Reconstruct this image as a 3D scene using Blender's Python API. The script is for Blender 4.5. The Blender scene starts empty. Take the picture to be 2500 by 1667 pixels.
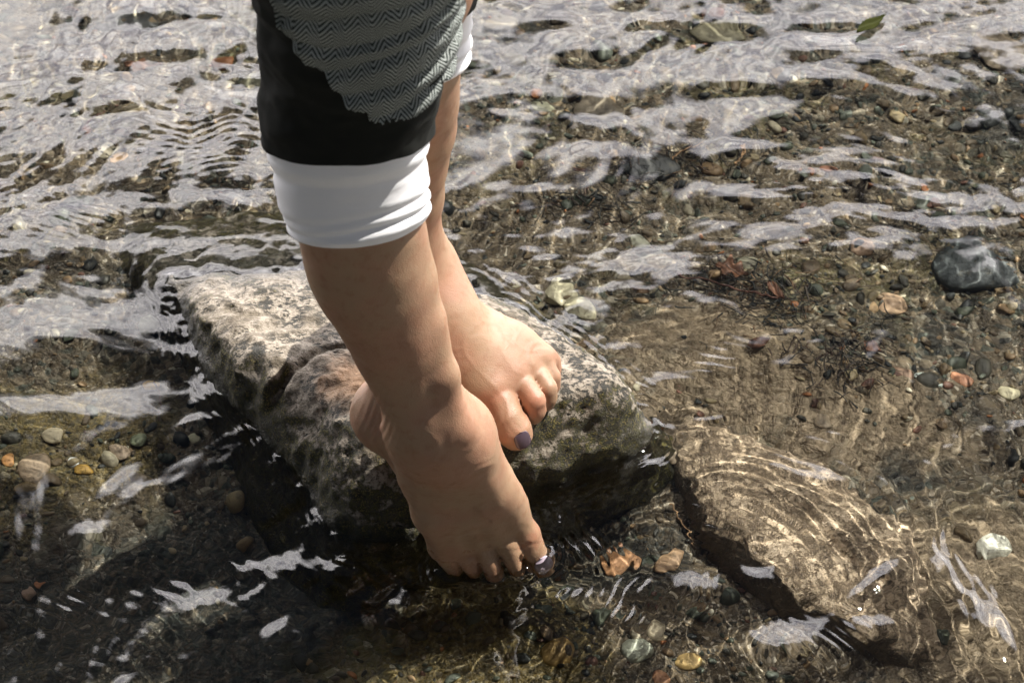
import bpy, math, os
import numpy as np
from mathutils import Vector

sc = bpy.context.scene
C = sc.collection
rng = np.random.default_rng(7)

# ------------------------------------------------------------------ camera, world, sun, exposure
PITCH = math.radians(45); H = 1.0; LENS = 65.0; FP = LENS / 36 * 2500
CAM = np.array([0.0, -1.0, H])
cam = bpy.data.cameras.new('camera'); camo = bpy.data.objects.new('camera', cam); C.objects.link(camo)
camo.location = CAM; camo.rotation_euler = (math.pi / 2 - PITCH, 0, 0)
cam.lens = LENS; cam.sensor_width = 36; cam.clip_end = 500; cam.clip_start = 0.02
cam.dof.use_dof = True; cam.dof.focus_distance = 1.27; cam.dof.aperture_fstop = 17
sc.camera = camo

SUN = Vector((0.88, 0.47, 1.36)).normalized()
SUN_EL = math.asin(SUN.z); SUN_AZ = math.atan2(SUN.x, SUN.y)
lamp = bpy.data.lights.new('sun', 'SUN'); lamp.energy = 5.0; lamp.angle = math.radians(0.55); lamp.color = (1.0, 0.955, 0.895)
lampo = bpy.data.objects.new('sun', lamp); C.objects.link(lampo)
lampo.rotation_euler = SUN.to_track_quat('Z', 'Y').to_euler(); lampo.location = SUN * 8
lamp.cycles.is_caustics_light = True

sc.view_settings.view_transform = 'Standard'; sc.view_settings.look = 'None'
sc.view_settings.gamma = 1; sc.view_settings.exposure = 0.78
sc.cycles.use_denoising = True; sc.cycles.max_bounces = 10; sc.cycles.diffuse_bounces = 3
sc.cycles.glossy_bounces = 3; sc.cycles.transmission_bounces = 8
sc.cycles.sample_clamp_indirect = 4; sc.cycles.blur_glossy = 0.5

# ------------------------------------------------------------------ node helpers
class NT:
    def __init__(s, tree): s.t = tree
    def n(s, typ, ins=None, **kw):
        nd = s.t.nodes.new(typ)
        for k, v in kw.items(): setattr(nd, k, v)
        for k, v in (ins or {}).items(): s.set(nd.inputs[k], v)
        return nd
    def set(s, sock, v):
        if isinstance(v, bpy.types.NodeSocket): s.t.links.new(v, sock)
        elif isinstance(v, (tuple, list)) and len(v) == 3 and sock.type == 'RGBA': sock.default_value = (*v, 1)
        else: sock.default_value = v
    def m(s, op, a, b=0.0, c=0.0, clamp=False):
        nd = s.t.nodes.new('ShaderNodeMath'); nd.operation = op; nd.use_clamp = clamp
        for i, v in enumerate((a, b, c)): s.set(nd.inputs[i], v)
        return nd.outputs[0]
    def mix(s, f, a, b, mode='MIX'):
        nd = s.t.nodes.new('ShaderNodeMix'); nd.data_type = 'RGBA'; nd.blend_type = mode
        s.set(nd.inputs[0], f); s.set(nd.inputs[6], a); s.set(nd.inputs[7], b); return nd.outputs[2]
    def ss(s, v, a, b, lo=0.0, hi=1.0):
        nd = s.t.nodes.new('ShaderNodeMapRange'); nd.interpolation_type = 'SMOOTHSTEP'
        for i, x in enumerate((v, a, b, lo, hi)): s.set(nd.inputs[i], x)
        return nd.outputs[0]
    def noise(s, vec, scale, detail=3.0, rough=0.55, dist=0.0, out=0):
        nd = s.n('ShaderNodeTexNoise', {'Scale': scale, 'Detail': detail, 'Roughness': rough, 'Distortion': dist})
        if vec is not None: s.set(nd.inputs['Vector'], vec)
        return nd.outputs[out]
    def vor(s, vec, scale, feature='F1', out='Distance', rnd=1.0):
        nd = s.n('ShaderNodeTexVoronoi', {'Scale': scale}, feature=feature); nd.inputs['Randomness'].default_value = rnd
        if vec is not None: s.set(nd.inputs['Vector'], vec)
        return nd.outputs[out]
    def ramp(s, f, stops):
        nd = s.t.nodes.new('ShaderNodeValToRGB'); s.set(nd.inputs[0], f); cr = nd.color_ramp
        while len(cr.elements) < len(stops): cr.elements.new(0.5)
        for e, (p, c) in zip(cr.elements, stops): e.position = p; e.color = (*c, 1)
        return nd.outputs[0]
    def coord(s, which='Object'): return s.t.nodes.new('ShaderNodeTexCoord').outputs[which]
    def vmul(s, v, f):
        nd = s.n('ShaderNodeVectorMath', operation='MULTIPLY'); s.set(nd.inputs[0], v); nd.inputs[1].default_value = f; return nd.outputs[0]
    def vadd(s, a, b):
        nd = s.n('ShaderNodeVectorMath', operation='ADD'); s.set(nd.inputs[0], a); s.set(nd.inputs[1], b); return nd.outputs[0]
    def bump(s, h, strength=0.5, dist=0.001, nrm=None):
        nd = s.n('ShaderNodeBump', {'Strength': strength, 'Distance': dist, 'Height': h})
        if nrm is not None: s.set(nd.inputs['Normal'], nrm)
        return nd.outputs[0]

def material(name):
    m = bpy.data.materials.new(name); m.use_nodes = True
    return m, NT(m.node_tree), m.node_tree.nodes['Principled BSDF']

# ------------------------------------------------------------------ the sky: blue overhead with a bright cloud bank ahead, near the sun
world = bpy.data.worlds.new('World'); sc.world = world; world.use_nodes = True
W = NT(world.node_tree); bg = world.node_tree.nodes['Background']
sky = W.n('ShaderNodeTexSky', sky_type='NISHITA'); sky.sun_disc = False
sky.sun_elevation = SUN_EL; sky.sun_rotation = SUN_AZ
gen = W.coord('Generated')
sep = W.n('ShaderNodeSeparateXYZ', {0: gen})
gx, gy, gz = sep.outputs
cn = W.noise(W.vmul(gen, (1.0, 1.0, 1.6)), 2.6, 5, 0.55, 0.3)
cn2 = W.ss(W.noise(W.vmul(gen, (1.0, 1.0, 2.0)), 6.5, 3, 0.55, 0.8), .3, .68)
edge = W.m('ADD', gz, W.m('MULTIPLY', W.m('SUBTRACT', cn, 0.5), 0.42))          # wavy upper rim of the bank
edge = W.m('ADD', edge, W.m('MULTIPLY', gx, 0.22))                                # it stands higher on the left
bank = W.m('MULTIPLY', W.ss(edge, 0.668, 0.602), W.ss(gy, 0.42, 0.62))
tone = W.mix(cn2, (0.46, 0.44, 0.50), (1.40, 1.34, 1.32))
skyc = W.n('ShaderNodeVectorMath', operation='SCALE'); W.set(skyc.inputs[0], sky.outputs[0]); skyc.inputs['Scale'].default_value = 0.25
cloudc = W.n('ShaderNodeVectorMath', operation='SCALE'); W.set(cloudc.inputs[0], tone); cloudc.inputs['Scale'].default_value = 80.0
W.set(bg.inputs['Color'], W.mix(bank, skyc.outputs[0], cloudc.outputs[0])); bg.inputs['Strength'].default_value = 0.055

# ------------------------------------------------------------------ geometry helpers
FWD = np.array([0, math.cos(PITCH), -math.sin(PITCH)]); UP = np.array([0, math.sin(PITCH), math.cos(PITCH)]); RT = np.array([1.0, 0, 0])
def ray(px, py): return FWD + RT * (px - 1250) / FP - UP * (py - 833.5) / FP
def P(px, py, z):                       # world point at height z that the photo shows at (px, py)
    r = ray(px, py); t = (z - H) / r[2]; return CAM + t * r
def Q(px, py, z):                       # the same for a point below flat water (refracted)
    r = ray(px, py); p = P(px, py, 0); d = r / np.linalg.norm(r)
    h = d[:2] / 1.33; d2 = np.array([h[0], h[1], -math.sqrt(1 - h @ h)]); return p + d2 * (z / d2[2])
def depth(p): return (p - CAM) @ FWD
def proj(p):
    q = np.asarray(p) - CAM; d = q @ FWD
    return 1250 + FP * (q @ RT) / d, 833.5 - FP * (q @ UP) / d

def perlin(p, seed=0):                  # p (...,2|3) -> [-1,1]
    p = np.asarray(p, np.float64); nd = p.shape[-1]; r = np.random.default_rng(seed)
    perm = r.permutation(256); perm = np.concatenate([perm, perm]); 
    g = r.normal(size=(256, nd)); g /= np.linalg.norm(g, axis=1, keepdims=True)
    i = np.floor(p).astype(np.int64); f = p - i; u = f * f * f * (f * (f * 6 - 15) + 10); i &= 255
    out = 0
    for c in range(2 ** nd):
        b = [(c >> k) & 1 for k in range(nd)]
        h = np.zeros(p.shape[:-1], np.int64); w = 1.0; d = 0.0
        for k in range(nd):
            h = perm[(h + i[..., k] + b[k]) & 255]
            w = w * (u[..., k] if b[k] else 1 - u[..., k])
        gg = g[h]
        for k in range(nd): d = d + gg[..., k] * (f[..., k] - b[k])
        out = out + w * d
    return out * 1.5
def fbm(p, oct=4, seed=0, gain=0.5, ridge=False):
    s = 0; a = 1.0; p = np.asarray(p, float)
    for k in range(oct):
        v = perlin(p * 2 ** k + 17.3 * k, seed + k); s = s + a * ((0.5 - np.abs(v)) * 2 if ridge else v); a *= gain
    return s

def mesh_obj(name, V, F, mat=None, parent=None, smooth=True, uv=None):
    V = np.asarray(V, np.float32); me = bpy.data.meshes.new(name)
    if isinstance(F, np.ndarray):
        k = F.shape[1]; me.vertices.add(len(V)); me.vertices.foreach_set('co', V.ravel())
        me.loops.add(F.size); me.loops.foreach_set('vertex_index', F.astype(np.int32).ravel())
        me.polygons.add(len(F)); me.polygons.foreach_set('loop_start', np.arange(0, F.size, k, dtype=np.int32))
        me.update(calc_edges=True)
    else:
        me.from_pydata(V.tolist(), [], [list(map(int, f)) for f in F]); me.update()
    if smooth: me.polygons.foreach_set('use_smooth', np.ones(len(me.polygons), bool))
    if uv is not None:
        l = me.uv_layers.new(name='UVMap'); li = np.zeros(len(me.loops), np.int32); me.loops.foreach_get('vertex_index', li)
        l.data.foreach_set('uv', np.asarray(uv, np.float32)[li].ravel())
    o = bpy.data.objects.new(name, me); C.objects.link(o)
    if mat: me.materials.append(mat)
    if parent: o.parent = parent
    return o
def tag(o, label=None, cat=None, group=None, kind=None):
    if label: o['label'] = label
    if cat: o['category'] = cat
    if group: o['group'] = group
    if kind: o['kind'] = kind
    return o
def receives(o): o.cycles.is_caustics_receiver = True; return o
def vcolor(o, name, cols):              # a colour per vertex
    a = o.data.color_attributes.new(name, 'FLOAT_COLOR', 'POINT')
    a.data.foreach_set('color', np.concatenate([cols, np.ones((len(cols), 1))], 1).astype(np.float32).ravel())

def surface_nets(F, xs, ys, zs):        # isosurface F=0 of a field on a rectilinear grid
    S = F < 0
    a = S[:-1, :-1, :-1]; cnt = np.zeros(a.shape, np.int8)
    sl = [slice(0, -1), slice(1, None)]
    for i in (0, 1):
        for j in (0, 1):
            for k in (0, 1): cnt += S[sl[i], sl[j], sl[k]]
    act = (cnt > 0) & (cnt < 8); I = np.argwhere(act)
    idx = np.full(act.shape, -1, np.int32); idx[act] = np.arange(len(I))
    g = {}
    for c in [(i, j, k) for i in (0, 1) for j in (0, 1) for k in (0, 1)]:
        g[c] = F[I[:, 0] + c[0], I[:, 1] + c[1], I[:, 2] + c[2]]
    acc = np.zeros((len(I), 3)); n = np.zeros(len(I))
    for c in g:
        for ax in range(3):
            if c[ax]: continue
            d = list(c); d[ax] = 1; A = g[c]; B = g[tuple(d)]; m = (A < 0) != (B < 0)
            t = np.where(m, A / np.where(m, A - B, 1), 0)
            pt = np.tile(np.array(c, float), (len(I), 1)); pt[:, ax] = t
            acc[m] += pt[m]; n[m] += 1
    f = acc / n[:, None]
    V = np.stack([ax[I[:, k]] * (1 - f[:, k]) + ax[I[:, k] + 1] * f[:, k] for k, ax in enumerate((xs, ys, zs))], 1)
    Q4 = []
    for ax in range(3):
        s0 = [slice(1, -1)] * 3; s1 = [slice(1, -1)] * 3
        s0[ax] = slice(0, -1); s1[ax] = slice(1, None)
        A = S[tuple(s0)]; B = S[tuple(s1)]; E = np.argwhere(A != B)
        off = np.ones(3, int); off[ax] = 0; E0 = E + off
        flip = A[tuple(E.T)]
        u, v = [(1, 2), (2, 0), (0, 1)][ax]
        def cell(du, dv):
            e = E0.copy(); e[:, u] -= du; e[:, v] -= dv; return idx[tuple(e.T)]
        q = np.stack([cell(1, 1), cell(0, 1), cell(0, 0), cell(1, 0)], 1)
        q[~flip] = q[~flip][:, ::-1]; Q4.append(q)
    return V, np.concatenate(Q4)
def smin(a, b, k):
    h = np.clip(0.5 + 0.5 * (b - a) / k, 0, 1); return b + (a - b) * h - k * h * (1 - h)
def smax(a, b, k): return -smin(-a, -b, k)

class Field:
    def __init__(s, xs, ys, zs):
        s.ax = [np.asarray(a, np.float32) for a in (xs, ys, zs)]; s.F = np.full([len(a) for a in s.ax], 0.06, np.float32)
    def box(s, lo, hi):
        sl = []; 
        for k in range(3):
            i0 = max(0, np.searchsorted(s.ax[k], lo[k]) - 1); i1 = min(len(s.ax[k]), np.searchsorted(s.ax[k], hi[k]) + 2); sl.append(slice(i0, i1))
        g = np.meshgrid(*[s.ax[k][sl[k]] for k in range(3)], indexing='ij', sparse=True); return tuple(sl), g
    def cone(s, a, b, ra, rb, k=0.01, sub=False, squash=None):
        a = np.asarray(a, float); b = np.asarray(b, float); R = max(ra, rb) * (1 if not squash else 1 / min(squash[1], 1)) + k + 0.004
        sl, (X, Y, Z) = s.box(np.minimum(a, b) - R, np.maximum(a, b) + R)
        d = b - a; L2 = max(d @ d, 1e-12)
        t = np.clip(((X - a[0]) * d[0] + (Y - a[1]) * d[1] + (Z - a[2]) * d[2]) / L2, 0, 1)
        qx, qy, qz = X - a[0] - t * d[0], Y - a[1] - t * d[1], Z - a[2] - t * d[2]
        if squash:                       # squash=(direction, factor): thinner along the direction
            n = np.asarray(squash[0], float); n /= np.linalg.norm(n); e = qx * n[0] + qy * n[1] + qz * n[2]
            w = (1 / squash[1] - 1) * e; qx = qx + w * n[0]; qy = qy + w * n[1]; qz = qz + w * n[2]
        ll = np.sqrt(qx * qx + qy * qy + qz * qz) - (ra + (rb - ra) * t)
        s.F[sl] = smax(s.F[sl], -ll, k) if sub else smin(s.F[sl], ll, k)
    def chain(s, pts, k=0.01, **kw):    # pts: (point, radius)
        for (a, ra), (b, rb) in zip(pts[:-1], pts[1:]): s.cone(a, b, ra, rb, k, **kw)
    def ball(s, a, r, k=0.01, **kw): s.cone(a, np.asarray(a, float) + 1e-5, r, r, k, **kw)
    def mesh(s): return surface_nets(s.F, *[a.astype(float) for a in s.ax])
def N(px, py, z, r): p = P(px, py, z); return (p, r * depth(p) / FP)      # node: point and radius given in photo pixels
def vnormals(V, F):
    n = np.cross(V[F[:, 2]] - V[F[:, 0]], V[F[:, 3]] - V[F[:, 1]]); o = np.zeros_like(V)
    for k in range(4): np.add.at(o, F[:, k], n)
    return o / np.maximum(np.linalg.norm(o, axis=1, keepdims=True), 1e-12)

# ------------------------------------------------------------------ boulders: rounded intersections of half-spaces, roughened
def plane(a, b, c, inside):
    a, b, c = [np.asarray(v, float) for v in (a, b, c)]
    n = np.cross(b - a, c - a); n /= np.linalg.norm(n); d = n @ a
    if n @ np.asarray(inside) - d > 0: n, d = -n, -d
    return n, d
class Boulder:
    def __init__(s, planes, k, lumps, seed, cracks=()):
        s.p = planes; s.k = k; s.l = lumps; s.seed = seed; s.cracks = cracks; s.ck = -1
    def f(s, X, Y, Z, fine=True):
        r = None
        for n, d in s.p:
            v = n[0] * X + n[1] * Y + n[2] * Z - d
            r = v if r is None else smax(r, v, s.k)
        pt = np.stack(np.broadcast_arrays(X, Y, Z), -1)
        for i, (L, A, rg) in enumerate(s.l):
            if not fine and L < 0.02: continue
            m = np.abs(r) < 0.03
            v = np.zeros(r.shape); v[m] = fbm(pt[m] / L, 2, s.seed + 10 * i, ridge=rg)
            r = r + A * v * (1 if not rg else -0.5)
        for pts, w, dp in s.cracks:       # grooves along polylines
            d = np.full(r.shape, 9.0)
            for a, b in zip(pts[:-1], pts[1:]):
                ab = (b - a)[:2]; t = np.clip(((X - a[0]) * ab[0] + (Y - a[1]) * ab[1]) / (ab @ ab), 0, 1)
                d = np.minimum(d, np.hypot(X - a[0] - t * ab[0], Y - a[1] - t * ab[1]))
            r = r + dp * np.exp(-(d / w) ** 2) * np.clip((Z - s.ck) / .02, 0, 1)
        return r
    def mesh(s, lo, hi, h):
        ax = [np.arange(lo[k], hi[k] + h, h) for k in range(3)]
        X, Y, Z = np.meshgrid(*ax, indexing='ij')
        F = s.f(X, Y, Z); F[:, :, 0] = 1; F[0] = 1; F[-1] = 1; F[:, 0] = 1; F[:, -1] = 1
        return surface_nets(F, *ax)

def rock_material(name, pale, mid, dark, moss, wetline=0.012, stain=None, mossy=1.0, grain=1.0, speck=.92):
    m, T, b = material(name)
    o = T.coord(); s = T.n('ShaderNodeSeparateXYZ', {0: o}); z = s.outputs[2]
    geo = T.t.nodes.new('ShaderNodeNewGeometry'); nz = T.n('ShaderNodeSeparateXYZ', {0: geo.outputs['Normal']}).outputs[2]
    big = T.noise(o, 22, 4, 0.6); n1 = T.noise(o, 70, 5, 0.65, 0.4); n2 = T.noise(o, 260 * grain, 4, 0.7); n3 = T.noise(o, 700 * grain, 2, 0.6)
    st = T.vmul(o, (0.8, 1.6, 1.0))
    col = T.mix(T.ss(n1, 0.35, 0.62), pale, mid)
    col = T.mix(T.m('MULTIPLY', T.ss(n2, 0.46, 0.62), 0.75), col, (mid[0] * .55, mid[1] * .52, mid[2] * .48))
    pits = T.vor(T.vadd(st, T.vmul(T.noise(o, 60, 2, out=1), (0.012, 0.012, 0.012))), 150)
    pitm = T.m('MULTIPLY', T.ss(pits, 0.30, 0.16), T.ss(T.noise(o, 45, 3, 0.6), 0.46, 0.56))
    patch = T.ss(T.m('ADD', T.m('MULTIPLY', n1, 0.5), T.m('MULTIPLY', n2, 0.5)), 0.495, 0.53)
    spots = T.m('MAXIMUM', pitm, T.m('MULTIPLY', patch, T.m('MAXIMUM', T.ss(big, 0.40, 0.56), T.ss(s.outputs[0], -.02, .05))))
    col = T.mix(T.m('MULTIPLY', spots, speck), col, dark)
    # algae on steep sides and near the water line; on the slab, painted side shade
    q = T.m('ADD', T.m('MULTIPLY', T.m('SUBTRACT', 0.90, nz), 2.0), T.m('MULTIPLY', T.m('SUBTRACT', wetline, z), 9.0))
    q = T.m('ADD', q, T.m('MULTIPLY', T.m('SUBTRACT', n1, 0.5), 2.6)); q = T.m('ADD', q, T.m('MULTIPLY', T.m('SUBTRACT', n2, 0.5), 1.6))
    alg = T.m('MULTIPLY', T.ss(q, 0.05, 0.75), mossy, clamp=True)
    mc = T.mix(T.ss(n2, 0.42, 0.62), dark, moss); mc = T.mix(T.m('MULTIPLY', T.m('MULTIPLY', T.ss(n3, 0.52, 0.62), T.ss(n1, .40, .56)), 0.9), mc, (moss[0] * 3.2, moss[1] * 2.7, moss[2] * 2.8))
    col = T.mix(T.m('MULTIPLY', alg, 0.9), col, mc)
    if stain is not None:
        d = T.n('ShaderNodeVectorMath', operation='DISTANCE'); T.set(d.inputs[0], o); d.inputs[1].default_value = stain[0]
        sm = T.m('MULTIPLY', T.ss(T.m('ADD', d.outputs['Value'], T.m('MULTIPLY', T.m('SUBTRACT', n1, 0.5), 0.05)), stain[1], stain[1] * 0.3), 0.75)
        col = T.mix(sm, col, stain[2])
    wet = T.m('MULTIPLY', T.ss(T.m('ADD', z, T.m('MULTIPLY', T.m('SUBTRACT', n1, .5), .03)), .014, .004), T.ss(z, -.03, -.01))    # wet band
    col = T.mix(T.m('MULTIPLY', wet, .6), col, dark)
    T.set(b.inputs['Base Color'], col)
    T.set(b.inputs['Roughness'], T.m('SUBTRACT', 0.82, T.m('MULTIPLY', T.ss(z, 0.03, -0.005), 0.45)))
    hgt = T.m('ADD', T.m('MULTIPLY', n2, 1.0), T.m('MULTIPLY', n3, 0.5)); hgt = T.m('SUBTRACT', hgt, T.m('MULTIPLY', spots, 0.8)); hgt = T.m('ADD', hgt, n1)
    T.set(b.inputs['Normal'], T.bump(hgt, 0.9, 0.0022))
    return m

ctr = P(950, 950, -0.02)
RP = [  # corner points of the boulder as seen in the photo (x, y, height)
    plane(P(450, 668, .016), P(1180, 715, .026), P(1340, 1020, .078), ctr),        # top, tilting up towards the viewer's right
    plane(P(880, 1015, .083), P(1200, 900, .074), P(700, 800, .057), ctr),
    plane(P(372, 650, 0), P(640, 1120, 0), P(520, 812, .040), ctr),                # left face
    plane(P(645, 1130, 0), P(900, 1352, 0), P(850, 1040, .070), ctr),              # mossy front-left face
    plane(P(900, 1352, 0), P(1286, 1236, 0), P(1080, 1085, .074), ctr),            # front face behind the dipping foot
    plane(P(1286, 1236, 0), P(1542, 1128, 0), P(1390, 1035, .070), ctr),           # right half of the front face
    plane(P(1542, 1128, 0), P(1612, 1068, 0), P(1565, 985, .050), ctr),            # right end
    plane(P(1618, 1040, 0), P(1330, 800, 0), P(1490, 870, .052), ctr),             # back-right shoulder
    plane(P(500, 590, 0), P(1150, 655, 0), P(800, 640, .030), ctr),                # back
    plane(P(372, 650, 0), P(500, 590, 0), P(450, 640, .022), ctr),
]
crk = [([P(505, 705, .035), P(590, 752, .04), P(650, 740, .04), P(720, 705, .035)], .0035, .0085),
       ([P(640, 935, .06), P(715, 875, .06), P(790, 828, .055), P(870, 812, .055)], .004, .0065),
       ([P(690, 890, .06), P(665, 960, .055), P(700, 1040, .05)], .004, .003),
       ([P(1330, 1040, .07), P(1440, 1010, .06), P(1530, 1030, .05)], .012, .004)]
main_rock = Boulder(RP, 0.038, [(0.085, 0.0075, False), (0.034, 0.0052, True), (0.012, 0.0016, False)], 3, crk)
main_rock.ck = .022
rock_mat = rock_material('speckled_granite', (0.31, 0.268, 0.210), (0.12, 0.096, 0.064), (0.013, 0.013, 0.008), (0.058, 0.054, 0.014),
                         stain=(P(905, 885, .07), .05, (0.52, 0.30, 0.15)))
lo = np.array([-.33, -.25, -.12]); hi = np.array([.17, .19, .115])
RV, RF = main_rock.mesh(lo, hi, 0.0019)
boulder = mesh_obj('boulder', RV, RF, rock_mat); receives(boulder)
tag(boulder, 'large speckled pale boulder with mossy sides, rising out of the water under the bare feet', 'boulder')

# the drowned slab at the lower right
c2 = Q(1950, 1330, -.06)
SP = [plane(Q(1600, 1120, -.048), Q(2250, 1180, -.060), Q(1850, 1400, -.030), c2),
      plane(Q(1990, 1500, -.034), Q(2250, 1180, -.060), Q(2300, 1600, -.064), c2),
      plane(Q(1645, 1090, -.04), Q(1830, 1410, -.02), Q(1700, 1320, -.10), c2),
      plane(Q(1830, 1410, -.02), Q(2080, 1590, -.026), Q(1930, 1560, -.10), c2),
      plane(Q(2080, 1590, -.03), Q(2420, 1680, -.06), Q(2200, 1700, -.11), c2),
      plane(Q(2330, 1250, -.06), Q(2360, 1600, -.06), Q(2450, 1400, -.10), c2),
      plane(Q(1800, 900, -.07), Q(2250, 1050, -.07), Q(2050, 880, -.10), c2),
      plane(Q(1620, 960, -.06), Q(1575, 1100, -.05), Q(1530, 980, -.10), c2)]
crk2 = [([Q(1940, 1180, -.03), Q(2010, 1240, -.03), Q(2060, 1320, -.03), Q(2170, 1400, -.04)], .004, .005)]
slab_rock = Boulder(SP, 0.050, [(0.09, 0.006, False), (0.035, 0.003, True), (0.012, 0.0012, False)], 31, crk2)
slab_mat = rock_material('drowned_slab_stone', (0.74, 0.58, 0.40), (0.50, 0.37, 0.24), (0.045, 0.042, 0.030), (0.075, 0.062, 0.038), wetline=-0.075, mossy=0.85, speck=.30)  # dark moss tone paints shade onto the slab's steep sides
V, F = slab_rock.mesh(np.array([.03, -.47, -.16]), np.array([.42, .04, .0]), 0.0026)
o = mesh_obj('submerged_rock', V, F, slab_mat); receives(o)
tag(o, 'broad tan cracked slab lying just under the water at lower right', 'rock')

# ------------------------------------------------------------------ stream bed
def bed_z(X, Y):
    p = np.stack([X, Y], -1)
    z = -0.088 + 0.014 * fbm(p / 0.32, 3, 5) + 0.006 * fbm(p / 0.07, 3, 9)
    def hump(px, py, r, h, ax=1.0):
        q = Q(px, py, -.08); return h * np.exp(-(((X - q[0]) / (r * ax)) ** 2 + ((Y - q[1]) / r) ** 2))
    z = z + hump(150, 800, .10, .028, 1.3) + hump(250, 1150, .11, .018, 1.4) + hump(1850, 930, .10, .028, 1.3) + hump(2330, 1350, .11, .018)
    z = z - hump(1450, 1300, .06, .02) + hump(1250, 1660, .07, .02, 2.0) - hump(650, 1450, .10, .012)
    return z
def stretched(a, b, h, far):
    c = np.arange(a, b + h, h); g = [h]
    while sum(g) < far: g.append(g[-1] * 1.18)
    g = np.cumsum(g); return np.concatenate([(a - g)[::-1], c, b + g])
def sheet(xs, ys):
    X, Y = np.meshgrid(xs, ys); n, m = X.shape; i = np.arange(n * m).reshape(n, m)
    return X, Y, np.stack([i[:-1, :-1], i[:-1, 1:], i[1:, 1:], i[1:, :-1]], -1).reshape(-1, 4)
bx, by = stretched(-.62, .62, .004, 60), stretched(-.5, .75, .004, 60)
X, Y, F = sheet(bx, by); Z = bed_z(X, Y)
near = np.exp(-np.maximum(0, np.hypot(X, Y) - 1) * 2)
Z = Z + near * (0.0022 * fbm(np.stack([X, Y], -1) / .013, 3, 13, 0.6))
m, T, b = material('silty_gravel')
o = T.coord(); big = T.noise(o, 7, 4, 0.6, 0.5); mid = T.noise(o, 30, 5, 0.65, 0.3); fin = T.noise(o, 230, 4, 0.7)
wv = T.vadd(o, T.vmul(T.noise(o, 90, 2, out=1), (.006, .006, .006)))
vc = T.vor(wv, 165, out='Color'); vd = T.vor(wv, 165); vc2 = T.vor(wv, 420, out='Color'); vd2 = T.vor(wv, 420)
cs = T.n('ShaderNodeSeparateColor', {0: vc}).outputs; cs2 = T.n('ShaderNodeSeparateColor', {0: vc2}).outputs
silt = T.mix(T.ss(mid, .35, .68), (0.080, 0.058, 0.030), (0.17, 0.125, 0.070))
silt = T.mix(T.m('MULTIPLY', T.ss(fin, .5, .66), .55), silt, (0.05, 0.038, 0.022))
stones = T.ramp(cs[0], [(0, (.030, .032, .026)), (.25, (.11, .085, .055)), (.5, (.070, .078, .058)), (.75, (.17, .125, .075)), (.93, (.25, .21, .145)), (1, (.42, .38, .29))])
grit = T.ramp(cs2[0], [(0, (.03, .028, .022)), (.4, (.13, .10, .065)), (.8, (.20, .16, .11)), (1, (.50, .44, .34))])
col = T.mix(T.m('MULTIPLY', T.m('GREATER_THAN', cs2[1], .45), .8), silt, grit)
gm = T.m('MULTIPLY', T.ss(T.noise(o, 5, 3, .6), .40, .52), T.m('GREATER_THAN', cs[1], .35))
col = T.mix(gm, col, stones)
alg = T.m('MULTIPLY', T.ss(big, .50, .66), T.ss(fin, .35, .6))
col = T.mix(T.m('MULTIPLY', alg, .75), col, (0.105, 0.088, 0.018))
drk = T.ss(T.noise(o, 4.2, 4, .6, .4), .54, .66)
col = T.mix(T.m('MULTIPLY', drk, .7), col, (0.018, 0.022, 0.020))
def area(px, py, rad, blend=.5):         # a patch of the bed, with a ragged edge
    d = T.n('ShaderNodeVectorMath', operation='DISTANCE'); T.set(d.inputs[0], o); d.inputs[1].default_value = Q(px, py, -.09)
    return T.ss(T.m('ADD', d.outputs['Value'], T.m('MULTIPLY', T.m('SUBTRACT', T.noise(o, 16, 4, .65), .5), .16)), rad, rad * blend)
siltm = T.m('MAXIMUM', T.m('MAXIMUM', area(1780, 940, .11), area(2080, 1060, .09)), area(2380, 1480, .11))
col = T.mix(T.m('MULTIPLY', siltm, .85), col, T.mix(T.ss(fin, .38, .66), (.20, .148, .088), (.33, .25, .16)))
shade_patch = T.m('MAXIMUM', T.m('MAXIMUM', area(350, 1560, .15), area(650, 1450, .11)), T.m('MAXIMUM', area(60, 1600, .12), area(1500, 1330, .07)))  # cast shade painted into the bed colour as dark patches
shade_patch = T.m('MULTIPLY', shade_patch, T.ss(fin, .72, .40))
col = T.mix(T.m('MULTIPLY', shade_patch, .85), col, (.020, .024, .020))
gold = T.m('MAXIMUM', T.m('MAXIMUM', area(1150, 1640, .10), area(1330, 1600, .07)), T.m('MAXIMUM', area(200, 1110, .09), area(60, 1220, .07)))
col = T.mix(T.m('MULTIPLY', gold, .6), col, T.mix(T.ss(fin, .4, .62), (.055, .045, .010), (.22, .155, .035)))
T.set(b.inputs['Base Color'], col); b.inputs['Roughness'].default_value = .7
h = T.m('SUBTRACT', T.m('MULTIPLY', fin, .4), T.m('ADD', T.m('MULTIPLY', T.m('MULTIPLY', vd, gm), 1.6), T.m('MULTIPLY', vd2, .5)))
T.set(b.inputs['Normal'], T.bump(h, .8, .003))
bed = mesh_obj('stream_bed', np.stack([X, Y, Z], -1).reshape(-1, 3), F, m); tag(bed, kind='structure'); receives(bed)

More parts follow.
